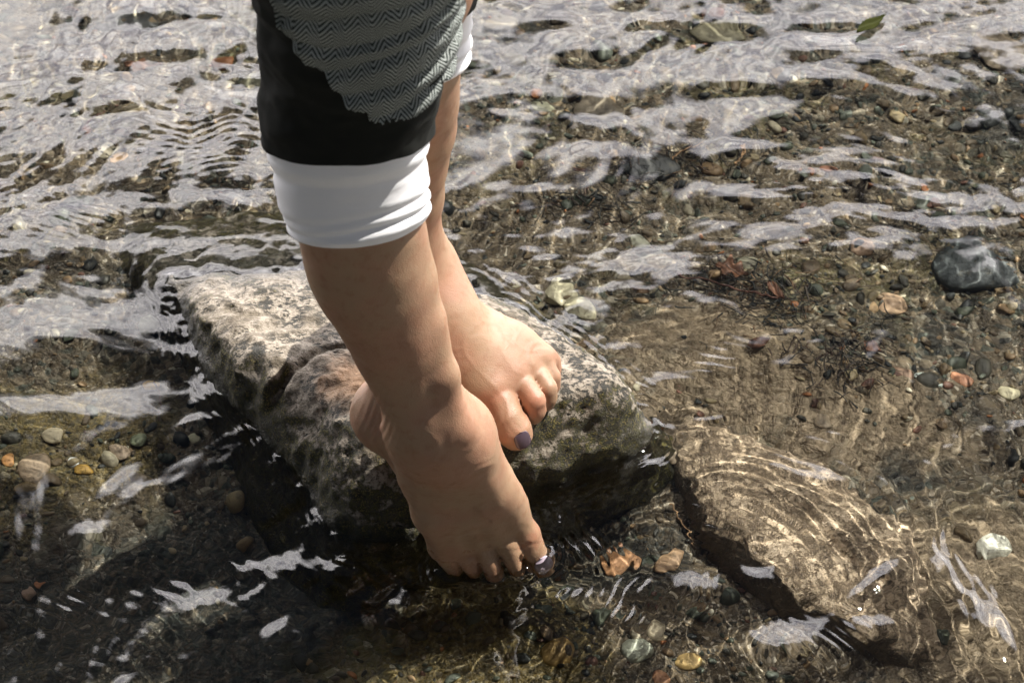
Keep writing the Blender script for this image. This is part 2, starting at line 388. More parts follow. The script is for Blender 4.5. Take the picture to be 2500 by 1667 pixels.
# ------------------------------------------------------------------ pebbles
def ico(sub):
    import bmesh
    bm = bmesh.new(); bmesh.ops.create_icosphere(bm, subdivisions=sub, radius=1)
    v = np.array([x.co[:] for x in bm.verts]); f = np.array([[q.index for q in x.verts] for x in bm.faces]); bm.free(); return v, f
ICO2, ICOF2 = ico(2); ICO3, ICOF3 = ico(3)
def rotm(r):
    a = r.normal(size=3); a /= np.linalg.norm(a); 
    return None
def pebble_shape(r, base, angular=.5):
    v = base.copy()
    for _ in range(r.integers(4, 9)):    # knock flats off
        n = r.normal(size=3); n /= np.linalg.norm(n); d = r.uniform(.55, .9); e = np.maximum(0, v @ n - d); v = v - np.outer(e * min(1.0, r.uniform(.5, 1) * (angular + .5)), n)
    v = v + .06 * perlin(v * 2.2 + r.uniform(0, 50), 3)[:, None] * v
    return v
SHAPES = [pebble_shape(np.random.default_rng(100 + i), ICO2, rng.uniform(.4, 1.1)) for i in range(24)]
PAL = np.array([(.026, .028, .024), (.060, .055, .038), (.13, .095, .055), (.075, .085, .055), (.19, .135, .07), (.26, .17, .085), (.34, .27, .15), (.36, .14, .045), (.16, .075, .045), (.50, .44, .30), (.14, .155, .115), (.68, .62, .46)])
PW = np.array([.14, .17, .17, .13, .12, .08, .06, .025, .035, .025, .045, .012]); PW /= PW.sum()
def stone_mat(name, attr='tint', base=None):
    m, T, b = material(name); o = T.coord()
    if base is None:
        a = T.t.nodes.new('ShaderNodeAttribute'); a.attribute_name = attr; c = a.outputs['Color']
    else: c = T.n('ShaderNodeRGB').outputs[0]; c.default_value = base
    n1 = T.noise(o, 120, 4, .6); n2 = T.noise(o, 420, 3, .65)
    f = T.m('ADD', .55, T.m('MULTIPLY', T.m('ADD', n1, n2), .45))
    s = T.n('ShaderNodeVectorMath', operation='SCALE'); T.set(s.inputs[0], c); T.set(s.inputs['Scale'], f)
    T.set(b.inputs['Base Color'], T.mix(T.m('MULTIPLY', T.ss(n1, .56, .66), .5), s.outputs[0], (.07, .06, .035))); b.inputs['Roughness'].default_value = .6
    T.set(b.inputs['Normal'], T.bump(n2, .5, .0012)); return m
def euler(a, b, c):
    ca, sa, cb, sb, cc, sc_ = math.cos(a), math.sin(a), math.cos(b), math.sin(b), math.cos(c), math.sin(c)
    return np.array([[1, 0, 0], [0, ca, -sa], [0, sa, ca]]).T @ np.array([[cb, 0, sb], [0, 1, 0], [-sb, 0, cb]]) @ np.array([[cc, -sc_, 0], [sc_, cc, 0], [0, 0, 1]])
dens = lambda x, y: .5 + 1.4 * fbm(np.array([[x, y]]) / .2, 3, 21)[0]
VV, FF, CC = [], [], []; off = 0
NP = 13000
px_ = rng.uniform(-.60, .60, NP * 3); py_ = rng.uniform(-.44, .72, NP * 3)
dn = .62 + 1.1 * fbm(np.stack([px_, py_], -1) / .22, 3, 21) + .5 * (px_ > .0) * (py_ > -.05) + .25 * (py_ > .1)
silty = np.exp(-(((px_ - .22) / .16) ** 2 + ((py_ + .1) / .12) ** 2)) + np.exp(-(((px_ + .33) / .10) ** 2 + ((py_ - .02) / .05) ** 2))
shaded_bed = np.zeros(len(px_))  # pebbles thinned where the bed's shade is painted
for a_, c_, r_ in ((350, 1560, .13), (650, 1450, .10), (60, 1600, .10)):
    q_ = Q(a_, c_, -.09); shaded_bed = np.maximum(shaded_bed, np.exp(-(((px_ - q_[0]) ** 2 + (py_ - q_[1]) ** 2) / r_ ** 2) ** 2))
for a_, c_, r_ in ((1780, 940, .10), (2080, 1060, .08), (2380, 1480, .09)):
    q_ = Q(a_, c_, -.09); silty = np.maximum(silty, .8 * np.exp(-(((px_ - q_[0]) ** 2 + (py_ - q_[1]) ** 2) / r_ ** 2) ** 2))
keep = rng.uniform(0, 1, NP * 3) < np.clip(dn + .15 - 1.2 * silty - .85 * shaded_bed, .03, 1); px_, py_ = px_[keep][:NP], py_[keep][:NP]
zz = bed_z(px_, py_)
for x, y, z in zip(px_, py_, zz):
    s = min(.0015 * math.exp(abs(rng.normal(0, .72))), .011)
    R = euler(*rng.normal(0, .35, 2), rng.uniform(0, 6.28))
    sh = SHAPES[rng.integers(24)]; sc3 = np.array([1, rng.uniform(.55, .9), rng.uniform(.3, .6)]) * s
    v = (sh * sc3) @ R + (x, y, z + s * .18)
    VV.append(v); FF.append(ICOF2 + off); off += len(v)
    c = PAL[rng.choice(len(PAL), p=PW)] * rng.uniform(.55, 1.05); CC.append(np.tile(c, (len(v), 1)))
V = np.concatenate(VV); F = np.concatenate(FF)
inside = main_rock.f(V[:, 0], V[:, 1], V[:, 2], False) < -.02
gravel = mesh_obj('gravel', V, F, stone_mat('pebble_stone')); vcolor(gravel, 'tint', np.concatenate(CC)); receives(gravel)
tag(gravel, 'mixed brown, grey and tan pebbles covering the stream bed under clear water', 'gravel', kind='stuff')

# larger stones one can pick out: (px, py, width px, height px, turn, colour, name, label)
BIG = [
 (2425, 1335, 44, 30, .2, (.66, .64, .52), 'pebble', 'smooth cream oval pebble near the right edge beside the tan slab'),
 (2265, 928, 22, 30, .9, (.62, .68, .60), 'pebble', 'pale mint green pebble beside a flat orange stone at right'),
 (2345, 925, 30, 17, -.3, (.42, .20, .11), 'pebble', 'flat orange brown stone right of the pale mint pebble'),
 (2200, 920, 30, 22, .3, (.30, .19, .12), 'pebble', 'rusty brown stone left of the pale mint pebble'),
 (2460, 955, 26, 18, .1, (.56, .50, .32), 'pebble', 'yellowish white pebble at the right edge below the dark stone'),
 (2180, 740, 34, 30, .2, (.46, .31, .19), 'pebble', 'pinkish tan squarish stone above the dark debris at right'),
 (2138, 745, 14, 15, .2, (.50, .34, .18), 'pebble', 'small orange tan pebble left of a pinkish tan squarish stone'),
 (1555, 595, 30, 22, -.4, (.45, .44, .33), 'pebble', 'pale olive pebble behind the right shoulder of the boulder'),
 (1365, 720, 42, 34, .1, (.50, .45, .30), 'pebble', 'bright yellowish block stone just behind the boulder'),
 (1420, 760, 30, 34, .5, (.42, .38, .25), 'pebble', 'yellow grey stone right of the bright yellowish block'),
 (1325, 260, 30, 20, .8, (.34, .33, .22), 'pebble', 'olive oval pebble at top centre near a flat brown stone'),
 (1465, 265, 78, 42, .1, (.16, .13, .09), 'flat_stone', 'flat dark brown stone under the pale reflection at top centre'),
 (1755, 80, 70, 34, .0, (.17, .15, .09), 'flat_stone', 'dull green brown stone in a gap of the reflections at the top'),
 (2440, 130, 70, 62, .4, (.17, .13, .085), 'pitted_stone', 'large brown pitted stone near the top right corner'),
 (2390, 655, 118, 82, .3, (.045, .052, .050), 'dark_stone', 'large slate dark stone at the right edge under a smooth reflection'),
 (1590, 410, 70, 34, .2, (.04, .04, .036), 'dark_stone', 'black green stone lying between two reflections right of the legs'),
 (1515, 1375, 42, 34, -.5, (.50, .26, .12), 'pebble', 'orange brown stone in the dark water right of the dipping toes'),
 (1625, 1375, 26, 44, -.6, (.42, .27, .15), 'pebble', 'upright tan flake of stone next to the orange one right of the toes'),
 (1600, 1540, 26, 26, .3, (.50, .42, .28), 'pebble', 'pale tan angular pebble below the foot near the bottom edge'),
 (1555, 1590, 38, 30, .2, (.34, .35, .27), 'pebble', 'grey green veined stone near the bottom edge right of centre'),
 (1680, 1615, 34, 18, .1, (.50, .34, .13), 'pebble', 'amber flat pebble at the bottom edge right of centre'),
 (1360, 1590, 42, 32, .4, (.30, .19, .06), 'pebble', 'brown amber stone at the bottom centre'),
 (1610, 1660, 24, 22, .4, (.40, .20, .10), 'pebble', 'rust coloured pebble cut by the bottom edge'),
 (178, 1128, 18, 13, -.4, (.66, .66, .60), 'pebble', 'white oval pebble at left below the pale reflections'),
 (82, 1143, 38, 40, .2, (.30, .22, .14), 'pebble', 'round tan brown stone left of the white oval pebble'),
 (22, 1122, 18, 16, .2, (.48, .24, .08), 'pebble', 'orange pebble at the left edge'),
 (200, 1145, 28, 14, .1, (.42, .25, .05), 'pebble', 'ochre yellow pebble just right of the white oval one'),
 (292, 1100, 32, 20, -.3, (.33, .25, .17), 'pebble', 'flat pinkish brown stone in the algae at left'),
 (338, 1070, 20, 16, .2, (.20, .22, .13), 'pebble', 'mottled green stone in the algae at left'),
 (128, 1063, 30, 20, -.5, (.44, .37, .24), 'pebble', 'cream brown wedge stone below the reflections at far left'),
 (474, 1065, 16, 12, .5, (.46, .42, .28), 'pebble', 'small pale pebble near the shadow left of the boulder'),
 (372, 942, 22, 16, .1, (.52, .30, .05), 'pebble', 'bright ochre pebble with a twig left of the boulder'),
 (365, 800, 28, 26, .2, (.33, .33, .24), 'pebble', 'grey green stone by the left corner of the boulder'),
 (262, 370, 34, 18, .1, (.48, .42, .30), 'pebble', 'pale stone in the upper left gap between reflections'),
 (292, 390, 22, 20, .1, (.50, .30, .13), 'pebble', 'tan orange pebble just right of a pale stone, upper left'),
 (70, 1190, 40, 12, .3, (.22, .15, .06), 'pebble', 'long brown stone at left in the algae'),
 (70, 1445, 18, 14, .3, (.26, .17, .11), 'pebble', 'brown pebble in the dark lower left'),
 (100, 1420, 12, 9, .3, (.36, .15, .06), 'pebble', 'small red brown pebble in the dark lower left'),
 (2400, 1180, 32, 26, .5, (.28, .24, .17), 'pebble', 'grey tan angular stone at the right beyond the slab'),
 (2105, 610, 30, 22, .5, (.30, .20, .13), 'pebble', 'brown knobbly stone among the dead leaves'),
 (2020, 415, 22, 14, .2, (.30, .14, .08), 'pebble', 'reddish oval pebble at upper right'),
 (1830, 640, 26, 18, -.2, (.24, .22, .15), 'pebble', 'olive grey pebble right of the large pale reflection'),
 (2010, 1030, 24, 18, -.2, (.26, .20, .13), 'pebble', 'brown pebble at the rear edge of the tan slab'),
 (1250, 150, 40, 20, -.2, (.14, .12, .07), 'flat_stone', 'dark olive stone right of the rear trouser cuff'),
 (1225, 60, 44, 22, .2, (.20, .16, .10), 'flat_stone', 'brown stone in a gap of the reflections above the rear cuff'),
 (640, 635, 60, 26, .1, (.13, .10, .06), 'flat_stone', 'brown algae covered stone touching the back of the boulder'),
 (330, 55, 90, 30, .1, (.045, .045, .04), 'dark_stone', 'black stone showing through the reflection at the top left'),
 (640, 195, 60, 22, .1, (.13, .12, .07), 'flat_stone', 'olive brown stone left of the black trouser leg'),
 (190, 500, 52, 26, .3, (.05, .055, .045), 'dark_stone', 'dark stone under the rippled reflection at the left'),
 (1640, 1110, 34, 26, .3, (.36, .28, .19), 'pebble', 'pinkish tan chip at the right tip of the boulder'),
]
for i, (px, py, w, h, rot, col, nm, lab) in enumerate(BIG):
    r = np.random.default_rng(500 + i); zb = float(bed_z(*Q(px, py, -.08)[:2])); c = Q(px, py, zb)
    rx = w / FP * depth(c); ry = max(h / FP * depth(c) / .75, rx * .5); rz = min(rx, ry) * (.42 if w < 60 else .30)
    v = pebble_shape(r, ICO3, .5) * (rx, ry, rz)
    if w > 55: v = v * (1 + .07 * fbm(v / .02 + i, 2, 40 + i)[:, None])
    cr, sr = math.cos(rot), math.sin(rot); v = v @ np.array([[cr, sr, 0], [-sr, cr, 0], [0, 0, 1]])
    v[:, 2] += rz * .3
    o = mesh_obj(nm, v, ICOF3, stone_mat(nm + '_stone', base=(*col, 1))); o.location = c; receives(o)
    tag(o, lab, 'stone', 'picked out stones on the stream bed')

# ------------------------------------------------------------------ the person: one continuous body, grown from one distance field
def axis(a, b, h): return np.arange(a, b, h)
h0 = .0016
xs = np.concatenate([axis(-.50, -.17, .02), axis(-.17, .055, h0), axis(.055, .36, .02)])
ys = np.concatenate([axis(-.42, -.285, .02), axis(-.285, .045, h0), axis(.045, .35, .02)])
zs = np.concatenate([axis(-.045, .345, h0), axis(.345, 1.80, .012)])
B = Field(xs, ys, zs)
def shift(nd, dx=0, dy=0, dz=0, r=None): return (nd[0] + np.array([dx, dy, dz]), nd[1] if r is None else r)

# right leg (nearer), shin down to the ankle
R_SHIN = [N(872, -20, .470, 176), N(866, 140, .422, 170), N(854, 330, .370, 156), N(866, 480, .331, 146), N(884, 560, .306, 142), N(900, 640, .280, 142), N(927, 707, .258, 131),
          N(958, 790, .232, 113), N(983, 860, .208, 101), N(1013, 930, .186, 93), N(1042, 1000, .166, 84), N(1066, 1060, .148, 78)]
B.chain(R_SHIN, .012)
shin_dir = (R_SHIN[5][0] - R_SHIN[9][0])
B.cone(R_SHIN[6][0] + (.0, .010, 0), R_SHIN[8][0] + (0, .006, 0), .026, .017, .012)                      # calf muscle behind
# heel and Achilles tendon
heel = N(948, 1012, .118, 1); heel = (heel[0], .0205)
B.cone(R_SHIN[8][0] + (-.006, .020, 0), heel[0] + (.002, 0, .012), .0085, .015, .016)
B.ball(heel[0], .0215, .014)
B.cone(heel[0] + (.002, .003, -.004), P(1010, 1150, .075) + (0, .016, 0), .020, .018, .02)              # sole side
# ankle bones
b_ = N(1132, 1010, .158, 30); B.ball(b_[0] + (-.006, .006, 0), .0075, .014)
b_ = N(985, 1035, .150, 32); B.ball(b_[0] + (0, -.002, 0), .0115, .016)
# tarsus and five metatarsals
tar = N(1088, 1100, .130, 84)
B.chain([(R_SHIN[-1][0] + (0, .003, 0), .0215), (tar[0] + (0, .011, 0), .0225), (P(1120, 1185, .078) + (0, .011, 0), .0205)], .018)
B.cone(tar[0] + (-.012, .008, -.002), P(1080, 1215, .060) + (0, .012, 0), .021, .018, .02)
B.cone(tar[0] + (.006, .010, 0), P(1170, 1230, .056) + (0, .014, 0), .022, .018, .02)
heads = [N(1255, 1262, .033, 40), N(1210, 1292, .030, 36), N(1163, 1310, .026, 34), N(1117, 1323, .024, 33), N(1080, 1333, .022, 34)]
roots = [N(1160, 1130, .110, 40), N(1140, 1135, .108, 42), N(1098, 1145, .104, 42), N(1058, 1150, .100, 42), N(1020, 1165, .094, 42)]
for i in range(5):
    B.chain([roots[i], ((roots[i][0] + heads[i][0]) / 2 + (0, -.0015, .001), (roots[i][1] + heads[i][1]) / 2 * .9), heads[i]], .012)
B.ball(P(1282, 1238, .046) + (-.012, .006, 0), .0108, .014)                                              # ball of the big toe
toesR = [
  [heads[0], N(1282, 1305, .016, 36), N(1294, 1335, .006, 33), N(1311, 1370, -.008, 36), N(1321, 1388, -.015, 34)],
  [heads[1], N(1236, 1328, .018, 27), N(1252, 1358, .008, 25), N(1263, 1386, -.002, 25)],
  [heads[2], N(1182, 1345, .016, 24), N(1196, 1372, .007, 22), N(1204, 1398, -.003, 26)],
  [heads[3], N(1136, 1358, .013, 23), N(1150, 1376, .005, 21), N(1158, 1392, -.003, 24)],
  [heads[4], N(1096, 1360, .012, 25), N(1104, 1376, .004, 22), N(1110, 1388, -.003, 23)]]
TR = Field(xs, ys, zs); TR.F[:] = .06
def add_toes(toes, k_in, bend=(0, 0, 0)):
    for t in toes:
        G = [np.minimum.reduce([n[0] for n in t]) - .03, np.maximum.reduce([n[0] for n in t]) + .03]
        L = Field(B.ax[0], B.ax[1], B.ax[2]) if False else None
        sl, g = B.box(*G); sub = Field.__new__(Field); sub.ax = [B.ax[k][sl[k]] for k in range(3)]; sub.F = np.full([len(a) for a in sub.ax], .06, np.float32)
        sub.chain(t, .004)
        # blend wide at the root, crisp between neighbouring toes
        X_, Y_, Z_ = np.meshgrid(*sub.ax, indexing='ij', sparse=True); hd = t[0][0]
        d = np.sqrt((X_ - hd[0]) ** 2 + (Y_ - hd[1]) ** 2 + (Z_ - hd[2]) ** 2)
        k = np.clip(.010 - d * .62, .0010, .010)
        B.F[sl] = smin(B.F[sl], sub.F, k)
del TR
add_toes(toesR, .01)
for i in range(4):                       # clefts between the toes
    a_ = (toesR[i][1][0] * .35 + toesR[i][2][0] * .65 + toesR[i + 1][1][0] * .35 + toesR[i + 1][2][0] * .65) / 2; c_ = (toesR[i][-1][0] + toesR[i + 1][-1][0]) / 2; c_ = c_ + (c_ - a_) * .6
    for dy in (-.013, -.008, -.003): B.cone(a_ + (0, dy, 0), c_ + (0, dy, 0), .0014 if i == 0 else .0007, .0024, .0025, sub=True)
# tendons fanning to the toes
for i, rr in zip(range(5), (.0042, .0034, .003, .0028, .0024)):
    a_ = N(1128 - i * 8, 1085, .135, 1)[0]; B.chain([(a_ + (0, -.012, .010), rr), ((roots[i][0] + heads[i][0]) / 2 + (0, -heads[i][1] * .80, heads[i][1] * .5), rr), (heads[i][0] + (0, -heads[i][1] * .55, heads[i][1] * .5), rr)], .008)
B.chain([(P(1052, 800, .236) + (0, .004, 0), .006), (P(1085, 920, .200) + (0, -.001, .002), .0055), (P(1120, 1050, .160) + (0, -.0005, .003), .0055), (P(1165, 1120, .118) + (.002, -.002, .004), .005)], .012)   # tibialis tendon
B.ball(P(1152, 1108, .126) + (.002, -.002, .002), .0068, .010)                                            # navicular bump
B.cone(P(1122, 1050, .140) + (0, .004, 0), P(1222, 1218, .062) + (0, .004, 0), .0105, .0118, .012)

# left leg (farther), flat on the boulder
L_SHIN = [N(985, -60, .445, 146), N(986, 100, .370, 132), N(984, 182, .338, 128), N(985, 240, .312, 126), N(984, 311, .282, 120), N(977, 394, .248, 108), N(976, 477, .214, 99), N(972, 560, .180, 96), N(978, 625, .150, 97)]
B.chain(L_SHIN, .012)
B.chain([(L_SHIN[-1][0], L_SHIN[-1][1]), N(1012, 690, .130, 100), N(1075, 780, .113, 88), N(1130, 850, .100, 80)], .02)
B.cone(L_SHIN[-1][0] + (-.01, .03, -.03), P(960, 690, .090) + (0, .02, 0), .026, .022, .02)                # heel
B.ball(N(1048, 668, .138, 30)[0], .011, .016)
hl = [N(1198, 950, .083, 42), N(1250, 915, .083, 38), N(1285, 893, .082, 35), N(1310, 878, .080, 32), N(1326, 876, .077, 30)]
rl = [N(1095, 842, .098, 48), N(1130, 822, .102, 46), N(1150, 800, .102, 44), N(1170, 800, .098, 42), N(1190, 812, .094, 40)]
for i in range(5): B.chain([rl[i], ((rl[i][0] + hl[i][0]) / 2 + (0, 0, .002), (rl[i][1] + hl[i][1]) / 2 * .96), hl[i]], .012)
B.cone(P(1120, 900, .085), P(1215, 930, .078), .019, .017, .02)
B.ball(P(1168, 962, .078), .0125, .014)
toesL = [
  [hl[0], N(1226, 990, .078, 39), N(1240, 1022, .074, 37), N(1254, 1050, .067, 42), N(1261, 1062, .063, 37)],
  [hl[1], N(1284, 950, .082, 26), N(1303, 978, .079, 26), N(1306, 1000, .071, 25), N(1303, 1014, .065, 23)],
  [hl[2], N(1318, 922, .080, 23), N(1336, 948, .077, 22), N(1337, 970, .070, 21), N(1333, 986, .065, 20)],
  [hl[3], N(1336, 900, .078, 20), N(1348, 921, .074, 19), N(1346, 943, .067, 18), N(1342, 957, .063, 17)],
  [hl[4], N(1344, 882, .073, 22), N(1350, 900, .068, 18), N(1349, 918, .064, 16)]]
add_toes(toesL, .01)
for i, rr in zip(range(5), (.0046, .0034, .003, .0026, .0022)):
    m_ = (rl[i][0] + hl[i][0]) / 2; B.chain([(rl[i][0] + (-.012, .014, rl[i][1] * .6), rr), (m_ + (0, -.002, hl[i][1] * .85), rr), (hl[i][0] + (0, -.003, hl[i][1] * .6), rr)], .010)

# above the picture: knees, thighs, hips, trunk, arms, head
kneeR = R_SHIN[0][0] + (0, -.01, .07); kneeL = L_SHIN[0][0] + (0, .0, .10)
hipR = np.array([-.145, -.02, .95]); hipL = np.array([.02, .03, .96])
for kn, hp, sh in ((kneeR, hipR, R_SHIN[0]), (kneeL, hipL, L_SHIN[0])):
    B.chain([sh, (kn, .052), (kn * .45 + hp * .55, .070), (hp, .082)], .03)
pel = (hipR + hipL) / 2
B.chain([(hipR + (.02, 0, .03), .085), (hipL + (-.02, 0, .03), .085)], .04)
chest = pel + (0, -.02, .42); B.chain([(pel + (0, 0, .05), .105), (pel + (0, 0, .2), .088), (chest, .105)], .06)
shR = chest + (-.15, 0, .06); shL = chest + (.15, 0, .06)
B.chain([(shR, .045), (chest + (0, 0, .08), .055), (shL, .045)], .04)
for sg, s_ in ((-1, shR), (1, shL)):
    B.chain([(s_, .045), (s_ + (sg * .06, 0, -.27), .036), (s_ + (sg * .03, -.10, -.47), .026), (s_ + (sg * .02, -.15, -.56), .024)], .02)
hd = chest + (0, -.04, .33); B.chain([(chest + (0, 0, .10), .048), (hd + (0, .02, -.08), .046), (hd, .078)], .02); B.cone(hd + (0, -.02, -.05), hd + (0, -.035, -.085), .045, .030, .03); B.ball(hd + (0, -.088, -.01), .012, .015)

BV, BF = B.mesh()
BV = BV.astype(float)
def relax(V, F, it, lam=.5):             # Laplacian smoothing over quad edges
    E = np.concatenate([F[:, [0, 1]], F[:, [1, 2]], F[:, [2, 3]], F[:, [3, 0]]]); n = np.bincount(E[:, 0], minlength=len(V)).astype(float)
    for k in range(it):
        A = np.stack([np.bincount(E[:, 0], V[E[:, 1], c], len(V)) for c in range(3)], 1) / np.maximum(n, 1)[:, None]
        l = lam if k % 2 == 0 else -lam * 1.02
        V = V + l * (A - V)
    return V
BV = relax(BV, BF, 8)
nrm = vnormals(BV, BF)
ppx, ppy = proj(BV)
# fine relief: creases at the heel, knuckle wrinkles
near_leg = (BV[:, 1] < -.15) | (BV[:, 2] > .34)
dd = np.zeros(len(BV))
g = np.exp(-(((ppx - 925) / 40) ** 2 + ((ppy - 1030) / 70) ** 2)) * near_leg
dd += g * .00040 * np.sin((ppx * .86 + ppy * .38) / 2.5 + 1.2 * perlin(BV / .02, 5))
for cx, cy in ((1205, 1352), (1158, 1360), (1252, 1338), (1298, 1325)):
    g = np.exp(-(((ppx - cx) / 22) ** 2 + ((ppy - cy) / 13) ** 2)) * near_leg; dd -= g * .00035 * (np.sin(ppy / 2.6) > .3)
foot = np.clip((.20 - BV[:, 2]) / .05, 0, 1)
vein = np.exp(-(perlin(BV / (.030, .030, .045) + 3.1, 12) / .05) ** 2) + .6 * np.exp(-(perlin(BV / .021 + 8.7, 14) / .05) ** 2)
dd += .00042 * foot * vein * np.clip(perlin(BV / .04, 15) * 2 + .8, 0, 1)
dd += .0004 * perlin(BV / .018, 8) + .00005 * fbm(BV / (.006, .006, .004), 2, 9)
BV = BV + nrm * dd[:, None]

m, T, b = material('skin')
o_ = T.coord()
n1 = T.noise(o_, 26, 3, .55); n2 = T.noise(o_, 900, 2, .6); n3 = T.noise(o_, 140, 4, .6)
col = T.mix(T.ss(n1, .38, .66), (.335, .212, .128), (.35, .188, .116))
col = T.mix(T.m('MULTIPLY', T.ss(n3, .48, .70), .40), col, (.25, .115, .055))
def redden(col, pt, rad, c, f):
    d = T.n('ShaderNodeVectorMath', operation='DISTANCE'); T.set(d.inputs[0], o_); d.inputs[1].default_value = pt
    return T.mix(T.m('MULTIPLY', T.ss(T.m('ADD', d.outputs['Value'], T.m('MULTIPLY', T.m('SUBTRACT', n3, .5), rad * .9)), rad, rad * .2), f), col, c)
col = redden(col, P(1118, 795, .135), .010, (.50, .16, .11), .5)
for pt in (hl[1][0], hl[0][0] + (0, -.01, 0), toesL[1][2][0], toesL[0][3][0], toesR[0][1][0], b_[0]): col = redden(col, pt, .016, (.50, .17, .10), .5)
T.set(b.inputs['Base Color'], col); zz3 = T.n('ShaderNodeSeparateXYZ', {0: o_}).outputs[2]
T.set(b.inputs['Roughness'], T.m('ADD', T.ss(zz3, .02, .055, .16, .37), T.m('MULTIPLY', n3, .25)))
b.inputs['Subsurface Weight'].default_value = .2; b.inputs['Subsurface Radius'].default_value = (1, .35, .18); b.inputs['Subsurface Scale'].default_value = .006
pore = T.vor(o_, 1300)
T.set(b.inputs['Normal'], T.bump(T.m('ADD', T.m('MULTIPLY', n2, .6), T.m('ADD', T.m('MULTIPLY', pore, .5), n3)), .30, .0008))
skin = m
person = mesh_obj('person', BV, BF, skin); receives(person)
tag(person, 'person standing barefoot on the boulder in rolled trousers, one foot dipping its toes', 'person')

# toenails: curved, lacquered grey violet
m, T, b = material('nail_varnish'); b.inputs['Base Color'].default_value = (.075, .052, .066, 1); b.inputs['Roughness'].default_value = .22; b.inputs['Coat Weight'].default_value = .6
nail_dark = m
m, T, b = material('nail_varnish_reflection'); b.inputs['Base Color'].default_value = (.46, .38, .44, 1); b.inputs['Roughness'].default_value = .15  # pale tone stands in for reflections lying over this nail
nail_reflect = m
def toenail(center, along, normal, L, Wd, mat, label):
    al = along / np.linalg.norm(along); nn = normal - al * (normal @ al); nn /= np.linalg.norm(nn); sd = np.cross(al, nn)
    V = []; nu, nv = 14, 12
    for layer in (0, 1):
        for i in range(nu + 1):
            u = i / nu * 2 - 1
            for j in range(nv + 1):
                v = j / nv * 2 - 1
                s = math.sqrt(max(0, 1 - abs(u) ** 3.2)) if u < 0 else math.sqrt(max(0, 1 - abs(u) ** 4.5))
                y = v * Wd * s; x = u * L
                zc = -(v * s) ** 2 * Wd * .30 - u * u * L * .16 - .0010 * (1 - layer)
                V.append(center + al * x + sd * y + nn * zc)
    n1_ = nv + 1; off = (nu + 1) * n1_; F = []
    for i in range(nu):
        for j in range(nv):
            a = i * n1_ + j; F.append([off + a, off + a + 1, off + a + n1_ + 1, off + a + n1_]); F.append([a + n1_, a + n1_ + 1, a + 1, a])
    for j in range(nv):
        F.append([j, j + 1, off + j + 1, off + j]); a = nu * n1_ + j; F.append([a + 1, a, off + a, off + a + 1])
    for i in range(nu):
        a = i * n1_; F.append([a + n1_, a, off + a, off + a + n1_]); a += nv; F.append([a, a + n1_, off + a + n1_, off + a])
    F = np.array(F)
    if ((V[off + nu // 2 * n1_ + 1] - V[off + nu // 2 * n1_]) @ sd) and np.cross(al, sd) @ nn < 0: F = F[:, ::-1]
    o = mesh_obj('toenail', np.array(V), F, mat, person); tag(o, label); receives(o); return o
def surface_at(px, py, z0, lo_=0):       # nearest body vertex to the eye around a photo point
    mk = np.hypot(ppx - px, ppy - py) < 6; mk &= BV[:, 2] < .345
    i = np.flatnonzero(mk); j = i[np.argmin((BV[i] - CAM) @ FWD)]; mk = np.linalg.norm(BV - BV[j], axis=1) < .004
    return BV[j], nrm[mk].mean(0)
c, n_ = surface_at(1281, 1074, 0)
toenail(c + n_ * .0017, toesL[0][4][0] - toesL[0][2][0] + np.array([0, 0, -.006]), n_, .0064, .0058, nail_dark, 'grey violet varnished nail of the big toe on the boulder')
c, n_ = surface_at(1334, 1385, 0)
toenail(c + n_ * .0016, toesR[0][4][0] - toesR[0][2][0], n_ + np.array([.15, -.1, .1]), .0082, .0066, nail_reflect, 'violet varnished nail of the big toe in the water, paled by a painted reflection')

# ------------------------------------------------------------------ water: a real heightfield sheet
wx, wy = stretched(-.50, .50, .0013, 60), stretched(-.37, .60, .0014, 60)
X, Y, F = sheet(wx, wy); p = np.stack([X, Y], -1)
fade = lambda L: 1 / (1 + (np.maximum(0, np.hypot(X, Y) - .8) * .35 / L) ** 2)     # short waves die out where the mesh is coarse
r = np.random.default_rng(77)
Z = np.zeros_like(X)
warp = np.stack([fbm(p / .30, 2, 60), fbm(p / .30, 2, 61)], -1) * .05
q = p + warp
Z += .0019 * fade(.3) * fbm(q / (.17, .15), 2, 62)
Z += .00135 * fade(.1) * fbm(q / (.060, .078), 3, 63)
amp = np.clip(.55 + .9 * fbm(p / .35, 2, 64), .15, 1.3)                                  # gusts: rougher and calmer patches
cs_ = Q(1950, 1250, 0); calm = 1 - .6 * np.exp(-(((X - cs_[0]) / .15) ** 2 + ((Y - cs_[1]) / .12) ** 2) ** 2)     # smoother over the slab
Z += .00048 * calm * amp * fade(.03) * fbm(q / (.030, .022), 2, 65)
Z += .00010 * calm ** 2 * amp * fade(.012) * fbm(q / (.013, .0095), 2, 68)
def swell(px, py, rx, ry, s):            # a tilted facet of swell: s > 0 leans away from the viewer
    c = P(px * 1.063, py * 1.063, 0); d = 1.3 / FP * 1.063; rx *= d; ry *= d * 1.35
    dx = (X - c[0]) / rx; dy = (Y - c[1]); e = np.exp(-dx ** 2 - (dy / ry) ** 2)
    return -s * dy * e
